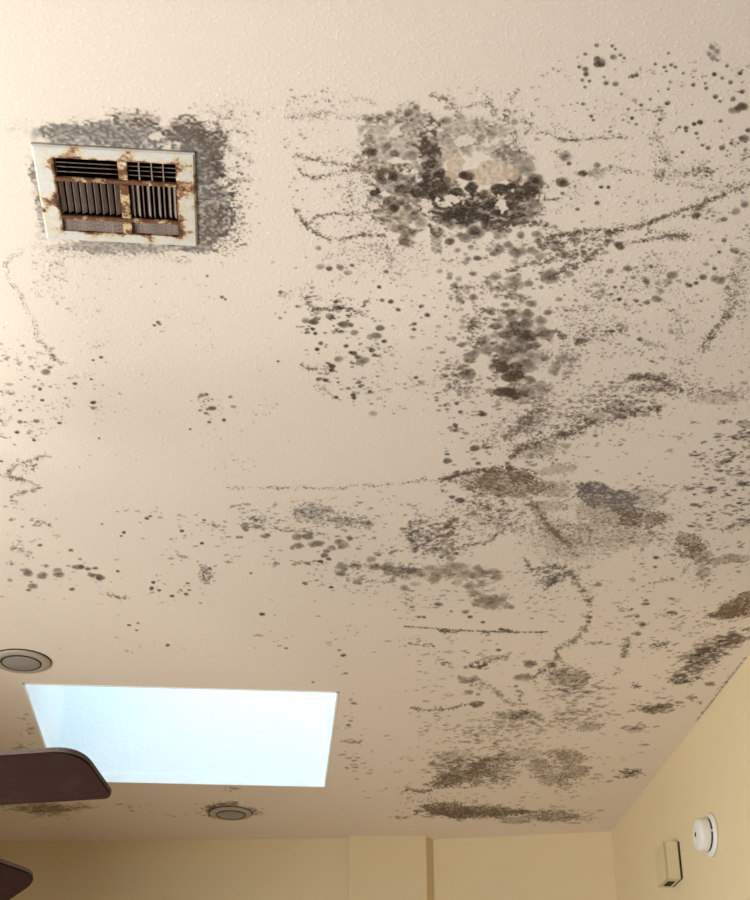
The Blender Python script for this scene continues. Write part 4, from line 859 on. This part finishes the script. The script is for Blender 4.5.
patch('dark band of mould along the top of the far end wall')
film(452, 811, 38, 7, 0.85, OLIVE, 0.08, 0.22, 0.3, .6); film(490, 811, 36, 6, 0.75, OLIVE, 0.02, 0.26, .3, .7); film(445, 812, 30, 5, .55, MID, .1, .34); film(515, 820, 24, 4, .55, OLIVE, .05, .32); film(556, 816, 28, 6, 0.6, OLIVE, -.08, .30); film(475, 813, 50, 6, .4, MID, 0, .38)
cloud(475, 812, 60, 7, 220, 1.0, .48, MID, 2.2); cloud(556, 816, 36, 7, 110, .95, .42, MID, 2.2); vein([(396, 818), (410, 817), (418, 814)], 1.2, 1.2, .9, .5); vein([(400, 802), (430, 800), (462, 801), (480, 803)], 2.5, .6, .9, .5); vein([(575, 818), (600, 818)], 1.5, 1, .9, .4)

# -- left
patch('thin wandering double thread of mould below the vent')
vein([(23, 253), (14, 255), (7, 260), (5, 267), (8, 277), (14, 286), (19, 294), (24, 303), (27, 311), (33, 320), (36, 330), (37, 341)], 0.8, 1.6, 0.55, 0.42, GREY, 0.0, 1.3); vein([(37, 341), (43, 344), (48, 350), (54, 358), (62, 364)], 1.6, 1.7, .75, .5, MID, .12); specks([(38, 250), (65, 255), (62, 310), (42, 300)], 55, .6, .42); specks([(0, 245), (110, 260), (110, 350), (0, 345)], 40, .55, .4)

patch('peppering of mould specks along the left edge')
specks([(0, 340), (38, 342), (42, 440), (0, 450)], 100, .85, .55, MID, 1.2); specks([(35, 350), (75, 360), (75, 440), (40, 440)], 45, .8, .5, MID, 1.2); many([(75, 383, 3, .7), (93, 402, 3, .8), (40, 389, 2.5, .8), (42, 400, 2.5, .7), (93, 360, 2, .8), (101, 357, 2, .9), (91, 379, 2, .7), (46, 372, 4, .6), (50, 367, 3, .6), (20, 410, 2, .9), (59, 423, 2.5, .7), (20, 422, 3, .6), (25, 422, 2.5, .6), (17, 432, 3, .7), (99, 438, 2, .7), (1, 461, 2, .9), (34, 440, 2, .7), (36, 421, 3, .6), (93, 408, 3, .4)])
vein([(0, 392), (8, 393), (16, 394)], 2, 1.6, .8, .5); vein([(49, 454), (38, 457), (28, 461), (16, 465), (8, 471)], 1.8, 1.8, .8, .55, MID, .2); vein([(-2, 475), (8, 476), (18, 478), (28, 481), (36, 486), (42, 488)], 1.6, 1.8, .85, .55, MID, .2); vein([(40, 489), (28, 491), (18, 493), (10, 498)], 1.6, 1.4, .85, .5); cloud(30, 467, 9, 6, 30, .9, .55); vein([(8, 470), (10, 477)], 2, 2, 1, .55)
specks([(60, 250), (300, 260), (300, 470), (60, 470)], 120, .55, .38, MID, 1.3); specks([(70, 350), (110, 350), (110, 410), (75, 410)], 18, .7, .5)

patch('little group of mould spots left of the ceiling middle')
many([(202, 395, 4, .6), (206, 394, 3, .6), (199, 397, 2.5, .5), (212, 408, 4, .75), (208, 409, 3, .5), (224, 420, 3, .75), (209, 422, 1.8, .9), (230, 397, 2.5, .4), (206, 413, 2.5, .5), (190, 429, 1.5, .8), (200, 410, 2, .5), (158, 322, 2.5, .7), (154, 325, 2, .6), (160, 324, 2, .6), (222, 297, 2.5, .7), (207, 276, 2, .6), (225, 299, 2, .6), (281, 292, 2.5, .6), (297, 306, 2.5, .5), (278, 361, 1.5, .7), (285, 312, 2, .4), (280, 318, 2, .4)]); cloud(212, 405, 18, 10, 24, .8, .5); cloud(282, 298, 10, 14, 20, .7, .45); cloud(265, 410, 22, 10, 14, .7, .45)

patch('row of flat mould spots low on the left of ceiling')
many([(28, 573, 5.5, .6), (25, 570, 4, .5), (42, 576, 4.5, .6), (44, 574, 4, .5), (59, 575, 5, .65), (57, 570, 4, .5), (79, 567, 5, .75), (88, 569, 3.5, .6), (95, 568, 3, .6), (92, 575, 4.5, .75), (100, 577, 5, .8), (118, 571, 3, .7), (33, 586, 4, .6), (29, 590, 3, .6), (72, 589, 3, .6), (46, 566, 3, .5), (10, 580, 3, .4), (152, 588, 3.5, .9), (153, 582, 2.5, .8), (159, 590, 2.5, .7), (172, 596, 2.5, .8), (186, 594, 2.5, .7), (188, 583, 2, .7), (71, 550, 3, .6), (124, 532, 2.5, .9), (121, 536, 2, .7), (40, 545, 3, .7), (129, 625, 2.5, .8), (138, 623, 2, .8), (137, 630, 2, .7), (202, 543, 2.5, .9), (182, 531, 2.5, .8), (147, 518, 2.5, .7), (204, 520, 2.5, .8), (80, 559, 2.5, .4), (102, 524, 2, .6), (262, 614, 3, .8), (251, 573, 2, .7), (150, 516, 2.5, .6)])
vein([(106, 593), (115, 596), (125, 599)], 1.4, 1.5, .9, .5); vein([(12, 548), (22, 551), (33, 553)], 2, 1.4, .95, .55); vein([(33, 519), (42, 523), (50, 526)], 2, 1, .85, .5); cloud(207, 575, 7, 9, 70, .95, .58); vein([(201, 564), (205, 572), (203, 580)], 2, 2, .9, .5)
specks([(5, 500), (60, 500), (60, 565), (5, 565)], 60, .8, .5, MID, 1.4); specks([(120, 505), (245, 500), (245, 565), (130, 560)], 90, .8, .52, MID, 1.5); specks([(145, 575), (215, 570), (215, 605), (150, 605)], 22, .8, .55); specks([(0, 560), (140, 555), (140, 600), (0, 600)], 34, .7, .45, MID, 1.4); specks([(60, 600), (300, 590), (300, 660), (60, 670)], 18, .7, .42)

patch('brown mould stain round the rim of the recessed light below skylight')
film(229, 810.5, 27, 9, 0.55, OLIVE, 0, 0.30); film(212, 810, 8, 6, 0.6, BROWN, 0, .32); film(230, 805, 20, 3, .6, BROWN, 0, .3); cloud(211, 810, 8, 5, 50, .9, .6, BROWN, 1.5); cloud(254, 811, 9, 3, 22, .9, .5, BROWN, 1.6); cloud(230, 790, 10, 3, 8, .9, .5)

patch('faint brown mould patch behind the fan blade')
film(48, 808, 36, 5, 0.5, OLIVE, 0, .38); cloud(48, 808, 46, 6, 160, .9, .5, OLIVE, 2.0); cloud(50, 812, 20, 4, 60, 1, .45, OLIVE, 2); specks([(14, 712), (30, 712), (36, 752), (18, 745)], 24, .9, .45, OLIVE, 1.6); specks([(100, 806), (200, 800), (200, 818), (100, 822)], 16, .8, .4, OLIVE, 1.8)
specks([(20, 745), (44, 745), (44, 750), (20, 750)], 12, .8, .45, OLIVE, 1.6)

patch('few stray mould specks beside the skylight')
specks([(338, 650), (365, 650), (365, 780), (340, 780)], 26, .9, .6, MID, 1.6); cloud(349, 741, 10, 4, 18, .9, .55, MID, 1.7); many([(343, 655, 3, .7), (339, 650, 2.5, .6), (348, 725, 2.5, .7), (313, 682, 1.8, .8), (347, 768, 2.5, .5), (168, 645, 3, .7), (286, 648, 2.5, .6)]); specks([(300, 640), (420, 640), (420, 820), (345, 820)], 40, .75, .42, MID, 1.8); specks([(240, 600), (420, 600), (400, 660), (250, 660)], 26, .75, .48, MID, 1.7)

# no growth over the skylight opening or under the vent
for h, g_ in ((HOLE_S, 0.004), ((VC[0] - W2, VC[0] + W2, VC[1] - D2, VC[1] + D2), -0.004)):
    i0, i1 = np.searchsorted(gy, [h[2] - g_, h[3] + g_]); j0, j1 = int((h[0] - g_ - GX0) / DX), int((h[1] + g_ - GX0) / DX) + 1
    DEN[max(0, i0):i1, max(0, j0):j1] = 0
wx = corner[0] + slope * (gy - corner[1])
DEN[gx[None, :] > wx[:, None] - 0.002] = 0
DEN *= (0.86 + 0.28 * N_FINE)
np.clip(DEN, 0, 1, out=DEN)

# -- one mesh of slightly raised growth per patch
keep = DEN > 0.045
cell = keep[:-1, :-1] | keep[1:, :-1] | keep[:-1, 1:] | keep[1:, 1:]
own4 = np.stack([OWN[:-1, :-1], OWN[1:, :-1], OWN[:-1, 1:], OWN[1:, 1:]])
den4 = np.stack([DEN[:-1, :-1], DEN[1:, :-1], DEN[:-1, 1:], DEN[1:, 1:]])
own = np.take_along_axis(own4, den4.argmax(0)[None], 0)[0]
own = np.where(own < 0, own4.max(0), own)
del own4, den4
for pid, label in enumerate(PATCHES):
    I, J = np.nonzero(cell & (own == pid))
    if len(I) == 0: continue
    q = np.stack([I * NC + J, (I + 1) * NC + J, (I + 1) * NC + J + 1, I * NC + J + 1], 1)   # faces look down
    u, inv = np.unique(q.ravel(), return_inverse=True)
    vi, vj = u // NC, u % NC
    d = DEN[vi, vj]
    co = np.stack([gx[vj], gy[vi], CZ - 0.00025 - 0.0005 * d], 1)
    ox, oy = float(co[:, 0].mean()), float(co[:, 1].mean())
    co = co - (ox, oy, CZ)
    me = bpy.data.meshes.new('mould_patch')
    n = len(q)
    me.vertices.add(len(u)); me.vertices.foreach_set('co', co.astype(np.float32).ravel())
    me.loops.add(4 * n); me.loops.foreach_set('vertex_index', inv.astype(np.int32).ravel())
    me.polygons.add(n); me.polygons.foreach_set('loop_start', np.arange(0, 4 * n, 4, dtype=np.int32))
    me.polygons.foreach_set('use_smooth', np.ones(n, bool))
    at = me.attributes.new('mould', 'FLOAT', 'POINT'); at.data.foreach_set('value', d.astype(np.float32))
    ac = me.attributes.new('mould_colour', 'FLOAT_COLOR', 'POINT')
    ac.data.foreach_set('color', np.concatenate([TIN[vi, vj], np.ones((len(u), 1), np.float32)], 1).ravel())
    me.update(calc_edges=True); me.validate()
    me.materials.append(M['ceiling'])
    o = bpy.data.objects.new('mould_patch', me); o.location = (ox, oy, CZ)
    C.objects.link(o)
    tag(o, label, 'mould', 'mould patches on the ceiling', 'stuff')
